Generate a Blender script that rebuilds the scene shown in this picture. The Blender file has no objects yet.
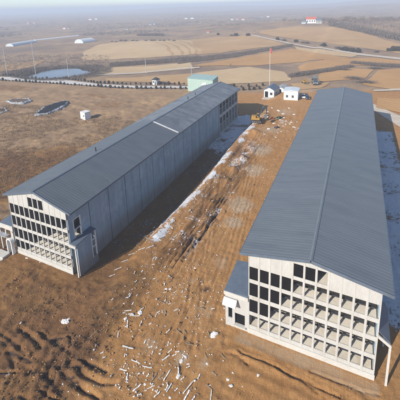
import bpy, math, random
import numpy as np
from mathutils import Vector, Matrix
random.seed(7); RNG = np.random.default_rng(7)
S = bpy.context.scene
COL = S.collection
R_ = math.radians

# ------------------------------------------------------------------ camera
F, PITCH, ROLL, YAW, H, CX, CY = 339.7, .227, -.032, -.439, 43.15, 200., 83.4
f0 = np.array([math.sin(YAW), math.cos(YAW), 0]); r0 = np.array([math.cos(YAW), -math.sin(YAW), 0]); u0 = np.array([0, 0, 1.])
fw = f0*math.cos(PITCH) - u0*math.sin(PITCH); up = f0*math.sin(PITCH) + u0*math.cos(PITCH)
RM = np.array([r0*math.cos(ROLL) + up*math.sin(ROLL), -r0*math.sin(ROLL) + up*math.cos(ROLL), fw])
cam = bpy.data.objects.new('camera', bpy.data.cameras.new('camera')); COL.objects.link(cam)
cam.matrix_world = Matrix(((RM[0][0], RM[1][0], -RM[2][0], 0), (RM[0][1], RM[1][1], -RM[2][1], 0), (RM[0][2], RM[1][2], -RM[2][2], H), (0, 0, 0, 1)))
cam.data.sensor_width = 36; cam.data.lens = 36*F/400
cam.data.shift_x = 0; cam.data.shift_y = -(200 - CY)/400
cam.data.clip_start = .5; cam.data.clip_end = 20000
S.camera = cam

# ------------------------------------------------------------------ noise + terrain
def sm(t):
    t = np.clip(t, 0, 1); return t*t*(3 - 2*t)
def band(v, a, b, e):                                   # 1 inside [a,b], soft edge e
    return sm((v - a)/e + .5)*sm((b - v)/e + .5)
def vnoise(x, y, seed=0):
    xi = np.floor(x).astype(np.int64); yi = np.floor(y).astype(np.int64)
    fx = x - xi; fy = y - yi
    fx = fx*fx*(3 - 2*fx); fy = fy*fy*(3 - 2*fy)
    def h(a, b):
        n = (a*374761393 + b*668265263 + seed*1442695041) & 0xffffffff
        n = ((n ^ (n >> 13))*1274126177) & 0xffffffff
        n = n ^ (n >> 16)
        return (n & 0xffff)/65535.
    return (h(xi, yi)*(1-fx) + h(xi+1, yi)*fx)*(1-fy) + (h(xi, yi+1)*(1-fx) + h(xi+1, yi+1)*fx)*fy
def fbm(x, y, s, o=4, seed=0):
    r = 0; a = .5
    for i in range(o):
        r = r + a*(vnoise(x/s + 17.3*i, y/s - 9.1*i, seed + i) - .5); s *= .5; a *= .55
    return r
BX = {'L': -48.67, 'R': -3.27}; BY = {'L': 35.2, 'R': 35.8}; BZ = {'L': -1.2, 'R': 0.}
POND = (-197., 177.)
def pondr(x, y):
    dx = x - POND[0]; dy = y - POND[1]
    a = .08
    u = dx*math.cos(a) + dy*math.sin(a); v = -dx*math.sin(a) + dy*math.cos(a)
    return np.sqrt((u/19.5)**2 + (v/20.)**2 + 1e-9)*(1 + .25*fbm(x, y, 14, 2, 3))
def terr(x, y, detail=True):
    x = np.asarray(x, float); y = np.asarray(y, float)
    d = np.hypot(x, y)
    z = -1.2*sm((-31 - x)/6)
    far = sm((d - 200)/300)
    z = z + far*9*fbm(x, y, 260, 3, 11) - 2.0*sm((y - 150)/60)*sm((-110 - x)/40)
    z = z + 14*np.exp(-((x + 40)/250)**2 - ((y - 590)/165)**2)
    z = z + 4.0*np.exp(-((x + 225)/75)**2 - ((y - 335)/60)**2)
    z = z + 52*np.exp(-((x - 700)/1100)**2 - ((y - 3300)/500)**2) + 34*np.exp(-((x + 1800)/900)**2 - ((y - 3600)/500)**2) \
          + 40*np.exp(-((x - 250)/500)**2 - ((y - 2000)/300)**2)*.55
    z = z - 1.6*sm((1.55 - pondr(x, y))/.6)
    if detail:
        # roadside embankment in front of the planted kerb
        # trench along the long wall of the left barn and its bank
        tr = band(y, 37, 128, 6)
        z = z - .55*tr*band(x, -46, -34.6, 1.5) + tr*.75*np.exp(-((x + 32.0 - .9*np.sin(y/9.))/1.5)**2)
        site = band(y, 8, 140, 12)*sm((x + 150)/40)*sm((24 - x)/4)
        inside = np.maximum(band(x, -56.5, -41, 1.0)*band(y, 34.5, 124, 1.), band(x, -12.5, 5.6, 1.0)*band(y, 34.2, 125, 1.))
        fr = site*(1 - inside)
        rid = 1 - np.abs(2*vnoise(x/.95, y/1.5, 63) - 1) - .5 + .5*(1 - np.abs(2*vnoise(x/.42, y/.6, 64) - 1)) - .25
        xx = x + 2.2*np.sin(y/21.) + 1.2*fbm(x, y, 12, 2, 5)
        mid = band(x, -33, -11, 4)
        rg = np.sin(xx*2*math.pi/2.1) * (.35 + vnoise(x/5, y/16, 21))
        z = z + fr*mid*.028*rg
        rough = band(x, -31, -23.5, 3)*band(y, 40, 105, 10)
        z = z + fr*rough*(1.35*fbm(x*1.7, y*.4, 2.6, 4, 31) + .05*np.sin(xx*2*math.pi/.95))
        # dug arcs, front left
        ca = np.hypot(x + 22.5, y - 25.5) + 1.4*fbm(x, y, 5, 2, 41)
        dig = sm((-24.5 - x)/5)*sm((39 - y)/8)
        z = z + fr*dig*(.16*np.sin(ca*2*math.pi/2.1)*vnoise(x/3, y/3, 43)*1.3 + .62*fbm(x, y, 2.6, 4, 47) + .16*rid)
        # long ridges in front of the right barn
        frr = sm((x + 14)/4)*sm((35.2 - y)/2)
        yy = y + .25*x*.3 + .8*fbm(x, y, 6, 2, 51)
        z = z + fr*frr*(.10*np.sin(yy*2*math.pi/1.5)*vnoise(x/6, y/2, 53))
        z = z + fr*(.24*fbm(x, y, 4.5, 3, 61) + .13*fbm(x, y, 1.3, 3, 67) + .11*rid*(.35 + vnoise(x/7, y/9, 69)*1.1))
        scr = sm((-57 - x)/8)*band(y, 20, 136, 10)*sm((x + 240)/40)
        z = z + scr*(1.5*fbm(x, y, 14, 5, 71) + .75*fbm(x, y, 3.4, 3, 73))
        fr2 = (1 - sm((d - 230)/60))*(1-inside)
        z = z + fr2*.18*fbm(x, y, 6, 3, 77)
        for (P, w, dep, wt) in CUTS:
            lo = P.min(0) - 3; hi = P.max(0) + 3; k = (x > lo[0]) & (x < hi[0]) & (y > lo[1]) & (y < hi[1])
            if not np.any(k): continue
            q = pdist(x[k] + .5*fbm(x[k], y[k], 1.6, 2, 87), y[k] + .5*fbm(x[k], y[k], 1.6, 2, 88), P)
            z[k] = z[k] - dep*np.exp(-(q/w)**2) + .42*dep*np.exp(-((q - 2.0*w)/(.8*w))**2)
        for (hx, hy, hr, hh) in HEAPS:
            z = z + hh*np.exp(-(((x-hx)**2 + (y-hy)**2)/hr**2))*(1 + 1.2*fbm(x, y, 1.2, 3, 83))
    return z
HEAPS = [(-27.5, 72, 1.3, .8), (-28.2, 79, 1.5, .9), (-27.6, 86, 1.4, .9), (-24.4, 58, 1.2, -.5), (-28.0, 94, 1.2, .7), (-30, 106, 2.2, 1.0),
         (-38.2, 125.5, 3.2, 1.2), (-31.5, 122, 3.0, .8), (-19.0, 40.5, .7, -.55), (-27.6, 62, 1.2, .6)]
def tz(x, y): return float(terr(np.array([x]), np.array([y]))[0])
def at(px, py, dz=0.):
    """ground point seen at a picture position (400-pixel frame)"""
    d = RM.T @ np.array([(px - CX)/F, -(py - CY)/F, 1.])
    t = np.geomspace(25, 6000, 2600); X = d[0]*t; Y = d[1]*t; Z = H + d[2]*t
    g = Z - terr(X, Y, False) - dz
    i = int(np.argmax(g < 0)) if (g < 0).any() else len(t) - 1
    if i > 0:
        k = g[i-1]/(g[i-1] - g[i] + 1e-12); tt = t[i-1] + (t[i]-t[i-1])*min(max(k, 0), 1)
    else: tt = t[i]
    x, y = d[0]*tt, d[1]*tt
    return float(x), float(y)
CUTS = []
def cut(pts, w, dep, wet_and_shade=.8):
    CUTS.append((np.array([at(*p) for p in pts]), w*.7, dep*.72, max(wet_and_shade, .62)))
def pdist(x, y, P):
    best = np.full(np.shape(x), 1e9)
    for a, b in zip(P[:-1], P[1:]):
        d = b - a; t = np.clip(((x - a[0])*d[0] + (y - a[1])*d[1])/(d @ d + 1e-9), 0, 1)
        best = np.minimum(best, np.hypot(x - a[0] - t*d[0], y - a[1] - t*d[1]))
    return best
def ppm(x, y): return F/float((np.array([x, y, -H]) @ fw))

# ruts and dug channels in the soil
_h = random.Random(9)
for k in range(16):
    t0 = _h.uniform(0, .55); t1 = t0 + _h.uniform(.2, .45); o_ = _h.uniform(-12, 10)
    L_ = lambda t: (166 + o_ + (246 - 166)*t + 2*math.sin(t*9 + k), 288 - (288 - 160)*t)
    cut([L_(t0 + (t1 - t0)*j/5) for j in range(6)], _h.uniform(.16, .30), _h.uniform(.12, .30), _h.uniform(.6, .95))
for k in range(14):
    a_, b_ = _h.uniform(-4, 108), _h.uniform(328, 400); an = _h.uniform(-.5, 1.4); l_ = _h.uniform(5, 14)
    cut([(a_ + l_*t*math.cos(an) + 2*math.sin(t*2 + k), b_ + l_*t*math.sin(an)*.7 + 1.5*t*t) for t in (-1, -.5, 0, .5, 1)], _h.uniform(.2, .42), _h.uniform(.2, .42), .85)
cut([(58, 366), (63, 374), (72, 383), (84, 391), (98, 398)], .38, .42)
cut([(20, 328), (30, 338), (38, 346), (41, 350)], .45, .45)
cut([(70, 362), (80, 373), (92, 380), (105, 384), (116, 383)], .35, .34, .6)
cut([(47, 361), (42, 366), (39, 372)], .5, .5, .9)
cut([(62, 362), (57, 371), (48, 386), (44, 398)], .42, .40, .8)
cut([(30, 370), (28, 374)], .5, .4, .8)
cut([(8, 352), (14, 362), (14, 375), (4, 392)], .35, .3, .5)
cut([(40, 333), (58, 345), (72, 352)], .35, .30, .5)
cut([(-6, 330), (14, 342), (24, 356)], .4, .3, .5)
cut([(238, 352), (262, 361), (290, 373), (325, 391), (340, 399)], .26, .28, .55)
cut([(276, 367), (300, 381), (318, 392)], .24, .26, .6)
cut([(226, 352), (240, 358), (248, 364)], .22, .22, .4)
cut([(310, 372), (350, 387), (380, 396)], .22, .2, .3)
cut([(182, 262), (196, 244), (214, 218), (232, 192), (240, 180)], .28, .26, .5)
cut([(176, 262), (190, 243), (208, 217), (226, 190)], .25, .22, .4)
cut([(168, 268), (186, 240), (200, 220)], .3, .3, .6)
cut([(200, 250), (218, 224), (236, 196)], .2, .16, .2)
cut([(186, 300), (200, 276), (214, 252)], .18, .14, .1)
cut([(178, 330), (192, 300), (206, 272)], .18, .14, .1)
cut([(130, 345), (146, 318), (166, 290)], .2, .14, .15)
cut([(120, 300), (136, 284), (152, 262)], .22, .16, .2)

_g = random.Random(5)
for k in range(6):
    a = _g.uniform(150, 218); b = _g.uniform(215, 262) ; c = (a + b)/2 + _g.uniform(-14, 8)
    p0 = at(a, 398 - _g.uniform(0, 60)); p2 = at(b, _g.uniform(135, 190)); p1 = at(c, _g.uniform(240, 300))
    for off in (-.95, .95):
        P = []
        for j in range(15):
            t = j/14; P.append(((1-t)**2*p0[0] + 2*t*(1-t)*p1[0] + t*t*p2[0] + off, (1-t)**2*p0[1] + 2*t*(1-t)*p1[1] + t*t*p2[1]))
        CUTS.append((np.array(P), .19, .09, .12))
# ------------------------------------------------------------------ materials
def nodes(name):
    m = bpy.data.materials.new(name); m.use_nodes = True
    nt = m.node_tree; nt.nodes.clear()
    out = nt.nodes.new('ShaderNodeOutputMaterial'); b = nt.nodes.new('ShaderNodeBsdfPrincipled')
    nt.links.new(b.outputs[0], out.inputs[0])
    return m, nt, b
def N(nt, t, **k):
    n = nt.nodes.new(t)
    for a, v in k.items():
        if a.startswith('i_'): n.inputs[a[2:].replace('_', ' ')].default_value = v
        else: setattr(n, a, v)
    return n
def ramp(nt, src, p0, p1, c0=(0, 0, 0, 1), c1=(1, 1, 1, 1)):
    r = nt.nodes.new('ShaderNodeValToRGB'); r.color_ramp.elements[0].position = p0; r.color_ramp.elements[1].position = p1
    r.color_ramp.elements[0].color = c0; r.color_ramp.elements[1].color = c1
    nt.links.new(src, r.inputs[0]); return r.outputs[0]
def mixc(nt, fac, a, b, blend='MIX'):
    m = nt.nodes.new('ShaderNodeMix'); m.data_type = 'RGBA'; m.blend_type = blend
    for sock, v in ((m.inputs[0], fac), (m.inputs[6], a), (m.inputs[7], b)):
        if hasattr(v, 'links'): nt.links.new(v, sock)
        else: sock.default_value = v if isinstance(v, (float, int)) else (*v[:3], 1)
    return m.outputs[2]
def math_(nt, op, a, b=None, c=None):
    m = nt.nodes.new('ShaderNodeMath'); m.operation = op
    for i, v in enumerate((a, b, c)):
        if v is None: continue
        if hasattr(v, 'links'): nt.links.new(v, m.inputs[i])
        else: m.inputs[i].default_value = v
    return m.outputs[0]
def noise(nt, co, scale, detail=5, rough=.6):
    n = N(nt, 'ShaderNodeTexNoise'); n.inputs['Scale'].default_value = scale; n.inputs['Detail'].default_value = detail; n.inputs['Roughness'].default_value = rough
    nt.links.new(co, n.inputs['Vector']); return n.outputs['Fac']
def mapping(nt, co, sc, rot=(0, 0, 0)):
    m = nt.nodes.new('ShaderNodeMapping'); m.inputs['Scale'].default_value = sc; m.inputs['Rotation'].default_value = rot
    nt.links.new(co, m.inputs['Vector']); return m.outputs[0]
def bump(nt, b, h, dist, strength=1.):
    n = nt.nodes.new('ShaderNodeBump'); n.inputs['Distance'].default_value = dist; n.inputs['Strength'].default_value = strength
    nt.links.new(h, n.inputs['Height']); nt.links.new(n.outputs[0], b.inputs['Normal'])
def proc(name, c1, c2=None, scale=2., rough=.75, metal=0., bmp=.01, stretch=(1, 1, 1), stain=None, spec=.4):
    """two-tone weathered material, world-sized noise; optional third stain colour"""
    m, nt, b = nodes(name)
    c2 = c2 or tuple(v*.75 for v in c1)
    co = N(nt, 'ShaderNodeTexCoord').outputs['Object']
    co = mapping(nt, co, stretch)
    n1 = noise(nt, co, scale, 6); n2 = noise(nt, co, scale*7, 4)
    c = mixc(nt, ramp(nt, n1, .35, .68), c1, c2)
    c = mixc(nt, .25, c, mixc(nt, ramp(nt, n2, .3, .7), tuple(v*.7 for v in c1), tuple(min(1, v*1.25) for v in c1)))
    if stain:
        n3 = noise(nt, co, scale*.45, 8, .7)
        c = mixc(nt, ramp(nt, n3, .55, .72), c, stain)
    nt.links.new(c, b.inputs['Base Color'])
    b.inputs['Roughness'].default_value = rough; b.inputs['Metallic'].default_value = metal
    b.inputs['Specular IOR Level'].default_value = spec
    if bmp: bump(nt, b, n2, bmp, .6)
    return m
M = {}
M['cream'] = proc('cream_render', (.43, .42, .392), (.35, .34, .315), .9, .85, bmp=.012, stretch=(1, 1, .3), stain=(.33, .29, .235))
M['cream_pale'] = proc('pale_concrete', (.46, .445, .405), (.39, .37, .335), .7, .85, bmp=.01)
M['slab'] = proc('floor_concrete', (.60, .55, .455), (.50, .45, .37), .6, .9, bmp=.01, stain=(.36, .29, .21))
M['partition'] = proc('dark_interior', (.07, .065, .06), (.05, .046, .04), .6, .9)  # near-black: darkness of the barn's inner void put into the wall colour
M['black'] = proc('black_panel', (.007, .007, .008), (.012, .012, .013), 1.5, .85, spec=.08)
M['dark_steel'] = proc('dark_steel', (.035, .04, .05), (.06, .06, .065), 2, .5, .3)
M['white_paint'] = proc('white_paint', (.80, .79, .76), (.70, .69, .66), 1.2, .55, stain=(.52, .49, .44))
M['white_sheet'] = proc('white_sheet', (.66, .65, .63), (.50, .48, .45), .8, .7, stain=(.42, .36, .28))
M['grey_pale'] = proc('pale_grey_render', (.55, .55, .53), (.47, .47, .45), .8, .8)
M['grey_render'] = proc('grey_render', (.42, .42, .40), (.34, .34, .33), .8, .85, stain=(.28, .25, .22))
M['slate'] = proc('slate_roof', (.10, .125, .16), (.07, .09, .12), 1., .5)
M['red_roof'] = proc('red_roof', (.42, .10, .06), (.30, .08, .05), .4, .8)
M['glass'] = proc('dark_glass', (.02, .03, .04), (.03, .04, .05), 1, .08, bmp=0, spec=.6)
M['yellow'] = proc('yellow_paint', (.36, .20, .03), (.27, .145, .025), 1.3, .6, stain=(.24, .15, .06))
M['rubber'] = proc('black_rubber', (.02, .02, .02), (.05, .04, .035), 3, .8, stain=(.12, .08, .05))
M['chrome'] = proc('worn_steel', (.30, .29, .28), (.22, .21, .20), 3, .4, .7)
M['mint'] = proc('mint_sheet', (.34, .45, .39), (.29, .39, .34), .25, .7, stain=(.30, .43, .38))
M['mint_top'] = proc('mint_top', (.28, .39, .37), (.24, .34, .32), .3, .6)
M['car_blue'] = proc('navy_paint', (.02, .03, .06), (.025, .035, .07), 1, .3)
M['grey_truck'] = proc('grey_truck_paint', (.13, .14, .15), (.09, .10, .11), 1, .5, stain=(.2, .16, .11))
M['shrub'] = proc('evergreen_leaf', (.022, .022, .014), (.038, .034, .022), 3, .8, bmp=0)
M['bark'] = proc('bare_bark', (.12, .095, .08), (.085, .068, .058), 1.5, .9, bmp=0)
M['twig'] = proc('dry_twig', (.105, .085, .072), (.15, .12, .098), .3, .95, bmp=0)
M['scrub_twig'] = proc('scrub_twig', (.20, .13, .075), (.125, .08, .05), .3, .95, bmp=0)
M['dry'] = proc('dry_stalk', (.25, .17, .095), (.15, .10, .06), .35, .95, bmp=0)
M['pole'] = proc('pole_concrete', (.42, .41, .39), (.34, .33, .32), 1, .8)
M['red_flag'] = proc('red_cloth', (.36, .05, .04), (.28, .04, .035), 1, .8)
M['ridge'] = proc('ridge_metal', (.14, .16, .175), (.12, .138, .15), .3, .5)
M['foil'] = proc('grey_film', (.50, .55, .58), (.42, .46, .50), .3, .45)
M['pit_liner'] = proc('black_liner', (.012, .013, .016), (.025, .027, .032), .6, .7, spec=.1)
M['frost'] = proc('frosted_film', (.34, .36, .38), (.17, .165, .16), 1.1, .75, bmp=.1, stain=(.22, .155, .10))
M['road'] = proc('pale_road', (.48, .42, .34), (.38, .32, .25), .3, .9, bmp=.02, stain=(.34, .25, .16))
M['road_pale'] = proc('pale_concrete_road', (.52, .49, .45), (.42, .39, .35), .2, .9, bmp=.02)
M['green_tarp'] = proc('green_tarp', (.03, .13, .07), (.02, .09, .05), 2, .6)
M['orange_tarp'] = proc('orange_tarp', (.55, .17, .04), (.45, .13, .03), 2, .6)

def roof_material(name, worn):
    m, nt, b = nodes(name)
    co = N(nt, 'ShaderNodeTexCoord').outputs['Object']
    sx = N(nt, 'ShaderNodeSeparateXYZ'); nt.links.new(co, sx.inputs[0])
    cell = math_(nt, 'FLOOR', math_(nt, 'DIVIDE', sx.outputs[1], 1.04))
    wn = N(nt, 'ShaderNodeTexWhiteNoise', noise_dimensions='1D'); nt.links.new(cell, wn.inputs['W'])
    n1 = noise(nt, mapping(nt, co, (.25, 1.2, 1)), .5, 6, .65)
    n2 = noise(nt, mapping(nt, co, (.2, 3, 1)), 1.2, 4)
    base = mixc(nt, wn.outputs[0], (.096, .111, .124), (.110, .126, .139))
    base = mixc(nt, ramp(nt, n1, .35, .7), base, (.126, .141, .154))
    base = mixc(nt, ramp(nt, n2, .56, .75), base, (.088, .106, .122))
    if worn:
        br = N(nt, 'ShaderNodeTexBrick'); br.inputs['Scale'].default_value = .33; br.offset = .37
        br.inputs['Color1'].default_value = (0, 0, 0, 1); br.inputs['Color2'].default_value = (1, 1, 1, 1); br.inputs['Mortar'].default_value = (1, 1, 1, 1)
        br.inputs['Mortar Size'].default_value = .03; br.inputs['Row Height'].default_value = .5; br.inputs['Brick Width'].default_value = 1.1
        nt.links.new(mapping(nt, co, (1, 1, 1)), br.inputs['Vector'])
        n3 = noise(nt, co, .22, 5, .7)
        f = math_(nt, 'MULTIPLY', ramp(nt, sx.outputs[1], 0, 1), 1.0)
        mr = N(nt, 'ShaderNodeMapRange'); mr.inputs[1].default_value = 36; mr.inputs[2].default_value = 42
        nt.links.new(sx.outputs[1], mr.inputs[0])
        k = math_(nt, 'MULTIPLY', mr.outputs[0], math_(nt, 'MULTIPLY', ramp(nt, n3, .35, .6), math_(nt, 'MULTIPLY_ADD', br.outputs[0], .55, .25)))
        base = mixc(nt, 1., base, (.84, .84, .84), 'MULTIPLY')
        base = mixc(nt, k, base, (.20, .21, .22))
    nt.links.new(base, b.inputs['Base Color'])
    b.inputs['Roughness'].default_value = .46; b.inputs['Specular IOR Level'].default_value = .5
    bump(nt, b, n2, .015, .4)
    return m
M['roof'] = roof_material('roof_sheet', False); M['roof_worn'] = roof_material('roof_sheet_worn', True)
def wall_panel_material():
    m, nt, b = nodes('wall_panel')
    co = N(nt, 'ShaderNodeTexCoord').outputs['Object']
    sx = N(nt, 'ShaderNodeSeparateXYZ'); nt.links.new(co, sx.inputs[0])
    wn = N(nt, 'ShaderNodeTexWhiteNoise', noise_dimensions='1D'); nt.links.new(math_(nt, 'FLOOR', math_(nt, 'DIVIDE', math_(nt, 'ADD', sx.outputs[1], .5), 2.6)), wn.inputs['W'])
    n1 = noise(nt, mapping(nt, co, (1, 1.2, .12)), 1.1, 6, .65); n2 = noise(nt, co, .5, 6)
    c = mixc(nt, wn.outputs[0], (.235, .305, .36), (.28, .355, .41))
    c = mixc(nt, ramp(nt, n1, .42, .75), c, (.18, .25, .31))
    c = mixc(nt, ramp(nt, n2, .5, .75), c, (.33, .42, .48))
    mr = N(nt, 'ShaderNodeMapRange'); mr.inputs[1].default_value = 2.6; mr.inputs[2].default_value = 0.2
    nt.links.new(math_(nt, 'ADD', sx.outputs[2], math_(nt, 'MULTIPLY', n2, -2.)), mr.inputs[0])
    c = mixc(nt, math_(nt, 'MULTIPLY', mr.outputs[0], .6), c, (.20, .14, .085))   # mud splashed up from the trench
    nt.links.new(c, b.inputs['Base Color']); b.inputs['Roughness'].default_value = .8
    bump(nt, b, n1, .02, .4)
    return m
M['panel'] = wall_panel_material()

def ground_material():
    m, nt, b = nodes('site_soil')
    co = N(nt, 'ShaderNodeTexCoord').outputs['Object']
    A = lambda n: N(nt, 'ShaderNodeAttribute', attribute_name=n).outputs['Fac']
    n_big = noise(nt, co, .07, 6, .65); n_mid = noise(nt, co, .35, 7, .7); n_fin = noise(nt, co, 2.6, 7, .75); n_tiny = noise(nt, co, 9., 4, .7)
    n_str = noise(nt, mapping(nt, co, (1.6, .14, 1)), 1.5, 7, .7)
    orange = mixc(nt, ramp(nt, n_mid, .33, .68), (.350, .172, .058), (.435, .230, .086))
    orange = mixc(nt, ramp(nt, n_big, .42, .66), orange, (.43, .235, .095))
    n_s2 = noise(nt, mapping(nt, co, (4.2, .5, 1), (0, 0, .12)), 1.3, 6, .7); n_md2 = noise(nt, co, 1.1, 6, .72)
    orange = mixc(nt, math_(nt, 'MULTIPLY', ramp(nt, n_md2, .50, .66), .5), orange, (.215, .108, .042))
    orange = mixc(nt, math_(nt, 'MULTIPLY', ramp(nt, n_s2, .54, .70), .32), orange, (.21, .108, .042))
    orange = mixc(nt, math_(nt, 'MULTIPLY', ramp(nt, n_str, .48, .66), .6), orange, (.29, .145, .052))
    orange = mixc(nt, math_(nt, 'MULTIPLY', ramp(nt, n_fin, .55, .8), .45), orange, (.50, .31, .14))
    orange = mixc(nt, math_(nt, 'MULTIPLY', ramp(nt, n_tiny, .60, .75), .22), orange, (.19, .105, .048))
    brown = mixc(nt, ramp(nt, n_mid, .35, .65), (.205, .105, .036), (.30, .160, .056))
    brown = mixc(nt, ramp(nt, n_big, .40, .62), brown, (.17, .085, .038))
    brown = mixc(nt, ramp(nt, n_fin, .5, .72), brown, (.115, .060, .027))
    brown = mixc(nt, math_(nt, 'MULTIPLY', ramp(nt, n_tiny, .58, .75), .5), brown, (.29, .19, .10))
    scrub = mixc(nt, ramp(nt, n_mid, .36, .66), (.36, .235, .130), (.255, .163, .092))
    scrub = mixc(nt, math_(nt, 'MULTIPLY', ramp(nt, n_fin, .48, .72), .6), scrub, (.150, .094, .058))
    scrub = mixc(nt, math_(nt, 'MULTIPLY', ramp(nt, n_tiny, .5, .7), .5), scrub, (.20, .14, .09))
    scrub = mixc(nt, ramp(nt, n_big, .5, .7), scrub, (.42, .275, .145))
    far = mixc(nt, ramp(nt, n_big, .38, .66), (.25, .17, .108), (.36, .245, .140))
    n_vf = noise(nt, co, .012, 6, .7)
    far = mixc(nt, ramp(nt, n_vf, .45, .6), far, (.185, .132, .098))
    pale = mixc(nt, ramp(nt, n_mid, .3, .7), (.46, .36, .25), (.38, .27, .17))
    wet_and_shade = mixc(nt, ramp(nt, n_mid, .3, .7), (.026, .022, .022), (.062, .042, .030))
    snow = mixc(nt, ramp(nt, n_fin, .3, .7), (.72, .74, .77), (.56, .57, .60))
    def soft(a, lo=.35, hi=.65):                      # break the mask edge with noise
        return ramp(nt, math_(nt, 'ADD', a, math_(nt, 'MULTIPLY', math_(nt, 'ADD', n_mid, -.5), .9)), lo, hi)
    c = mixc(nt, soft(A('scrub')), orange, scrub)
    c = mixc(nt, soft(A('brown')), c, brown)
    c = mixc(nt, soft(A('far')), c, far)
    c = mixc(nt, math_(nt, 'MULTIPLY', soft(A('pale'), .4, .75), .8), c, pale)
    w = soft(A('wet_and_shade')); c = mixc(nt, w, c, wet_and_shade)
    sn = ramp(nt, math_(nt, 'ADD', A('snow'), math_(nt, 'MULTIPLY', math_(nt, 'ADD', math_(nt, 'ADD', math_(nt, 'MULTIPLY', n_fin, .75), math_(nt, 'MULTIPLY', n_mid, .5)), -.62), 1.6)), .48, .58)
    c = mixc(nt, sn, c, snow)
    nt.links.new(c, b.inputs['Base Color'])
    b.inputs['Roughness'].default_value = .93; b.inputs['Specular IOR Level'].default_value = .15
    hh = math_(nt, 'ADD', math_(nt, 'MULTIPLY', n_fin, .7), math_(nt, 'MULTIPLY', n_tiny, .35))
    hh = math_(nt, 'ADD', hh, math_(nt, 'MULTIPLY', n_str, .9))
    hh = math_(nt, 'ADD', hh, math_(nt, 'MULTIPLY', n_s2, .25)); bump(nt, b, hh, .22, 1.)
    return m
M['ground'] = ground_material()
def field_material(name, c1, c2, angle, wl, strength):
    m, nt, b = nodes(name)
    co = N(nt, 'ShaderNodeTexCoord').outputs['Object']
    w = N(nt, 'ShaderNodeTexWave', wave_type='BANDS', bands_direction='X'); w.inputs['Scale'].default_value = 1/wl; w.inputs['Distortion'].default_value = 3.5; w.inputs['Detail'].default_value = 3
    w.inputs['Detail Scale'].default_value = .35
    nt.links.new(mapping(nt, co, (1, 1, 1), (0, 0, angle)), w.inputs['Vector'])
    n = noise(nt, co, .025, 7, .65); n2 = noise(nt, co, .3, 5, .7)
    c = mixc(nt, ramp(nt, n, .36, .64), c1, c2)
    c = mixc(nt, math_(nt, 'MULTIPLY', w.outputs['Fac'], strength), c, tuple(v*.62 for v in c2))
    c = mixc(nt, math_(nt, 'MULTIPLY', ramp(nt, n2, .5, .75), .4), c, tuple(v*.7 for v in c1))
    nt.links.new(c, b.inputs['Base Color']); b.inputs['Roughness'].default_value = .95; b.inputs['Specular IOR Level'].default_value = .1
    bump(nt, b, n2, .25, .6)
    return m
M['field_pale'] = field_material('pale_stubble', (.52, .38, .22), (.44, .31, .175), .5, 9., .42)
M['field_tan'] = field_material('tan_stubble', (.44, .285, .145), (.36, .225, .112), 1.1, 9., .28)
M['field_orange'] = field_material('ochre_soil', (.45, .265, .115), (.38, .215, .09), 1.9, 10., .3)
M['hedge_soil'] = field_material('overgrown_soil', (.10, .075, .055), (.15, .105, .075), .3, 6., .2)
def water_material():
    m, nt, b = nodes('pond_water')
    co = N(nt, 'ShaderNodeTexCoord').outputs['Object']; n = noise(nt, co, .12, 4)
    nt.links.new(mixc(nt, ramp(nt, n, .4, .7), (.12, .14, .15), (.17, .19, .20)), b.inputs['Base Color'])
    b.inputs['Roughness'].default_value = .12
    bump(nt, b, noise(nt, co, 1.2, 3), .03, .3)
    return m
M['water'] = water_material()
M['puddle'] = proc('puddle_water', (.02, .025, .035), (.03, .035, .045), 1, .06, bmp=0, spec=.6)

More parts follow.
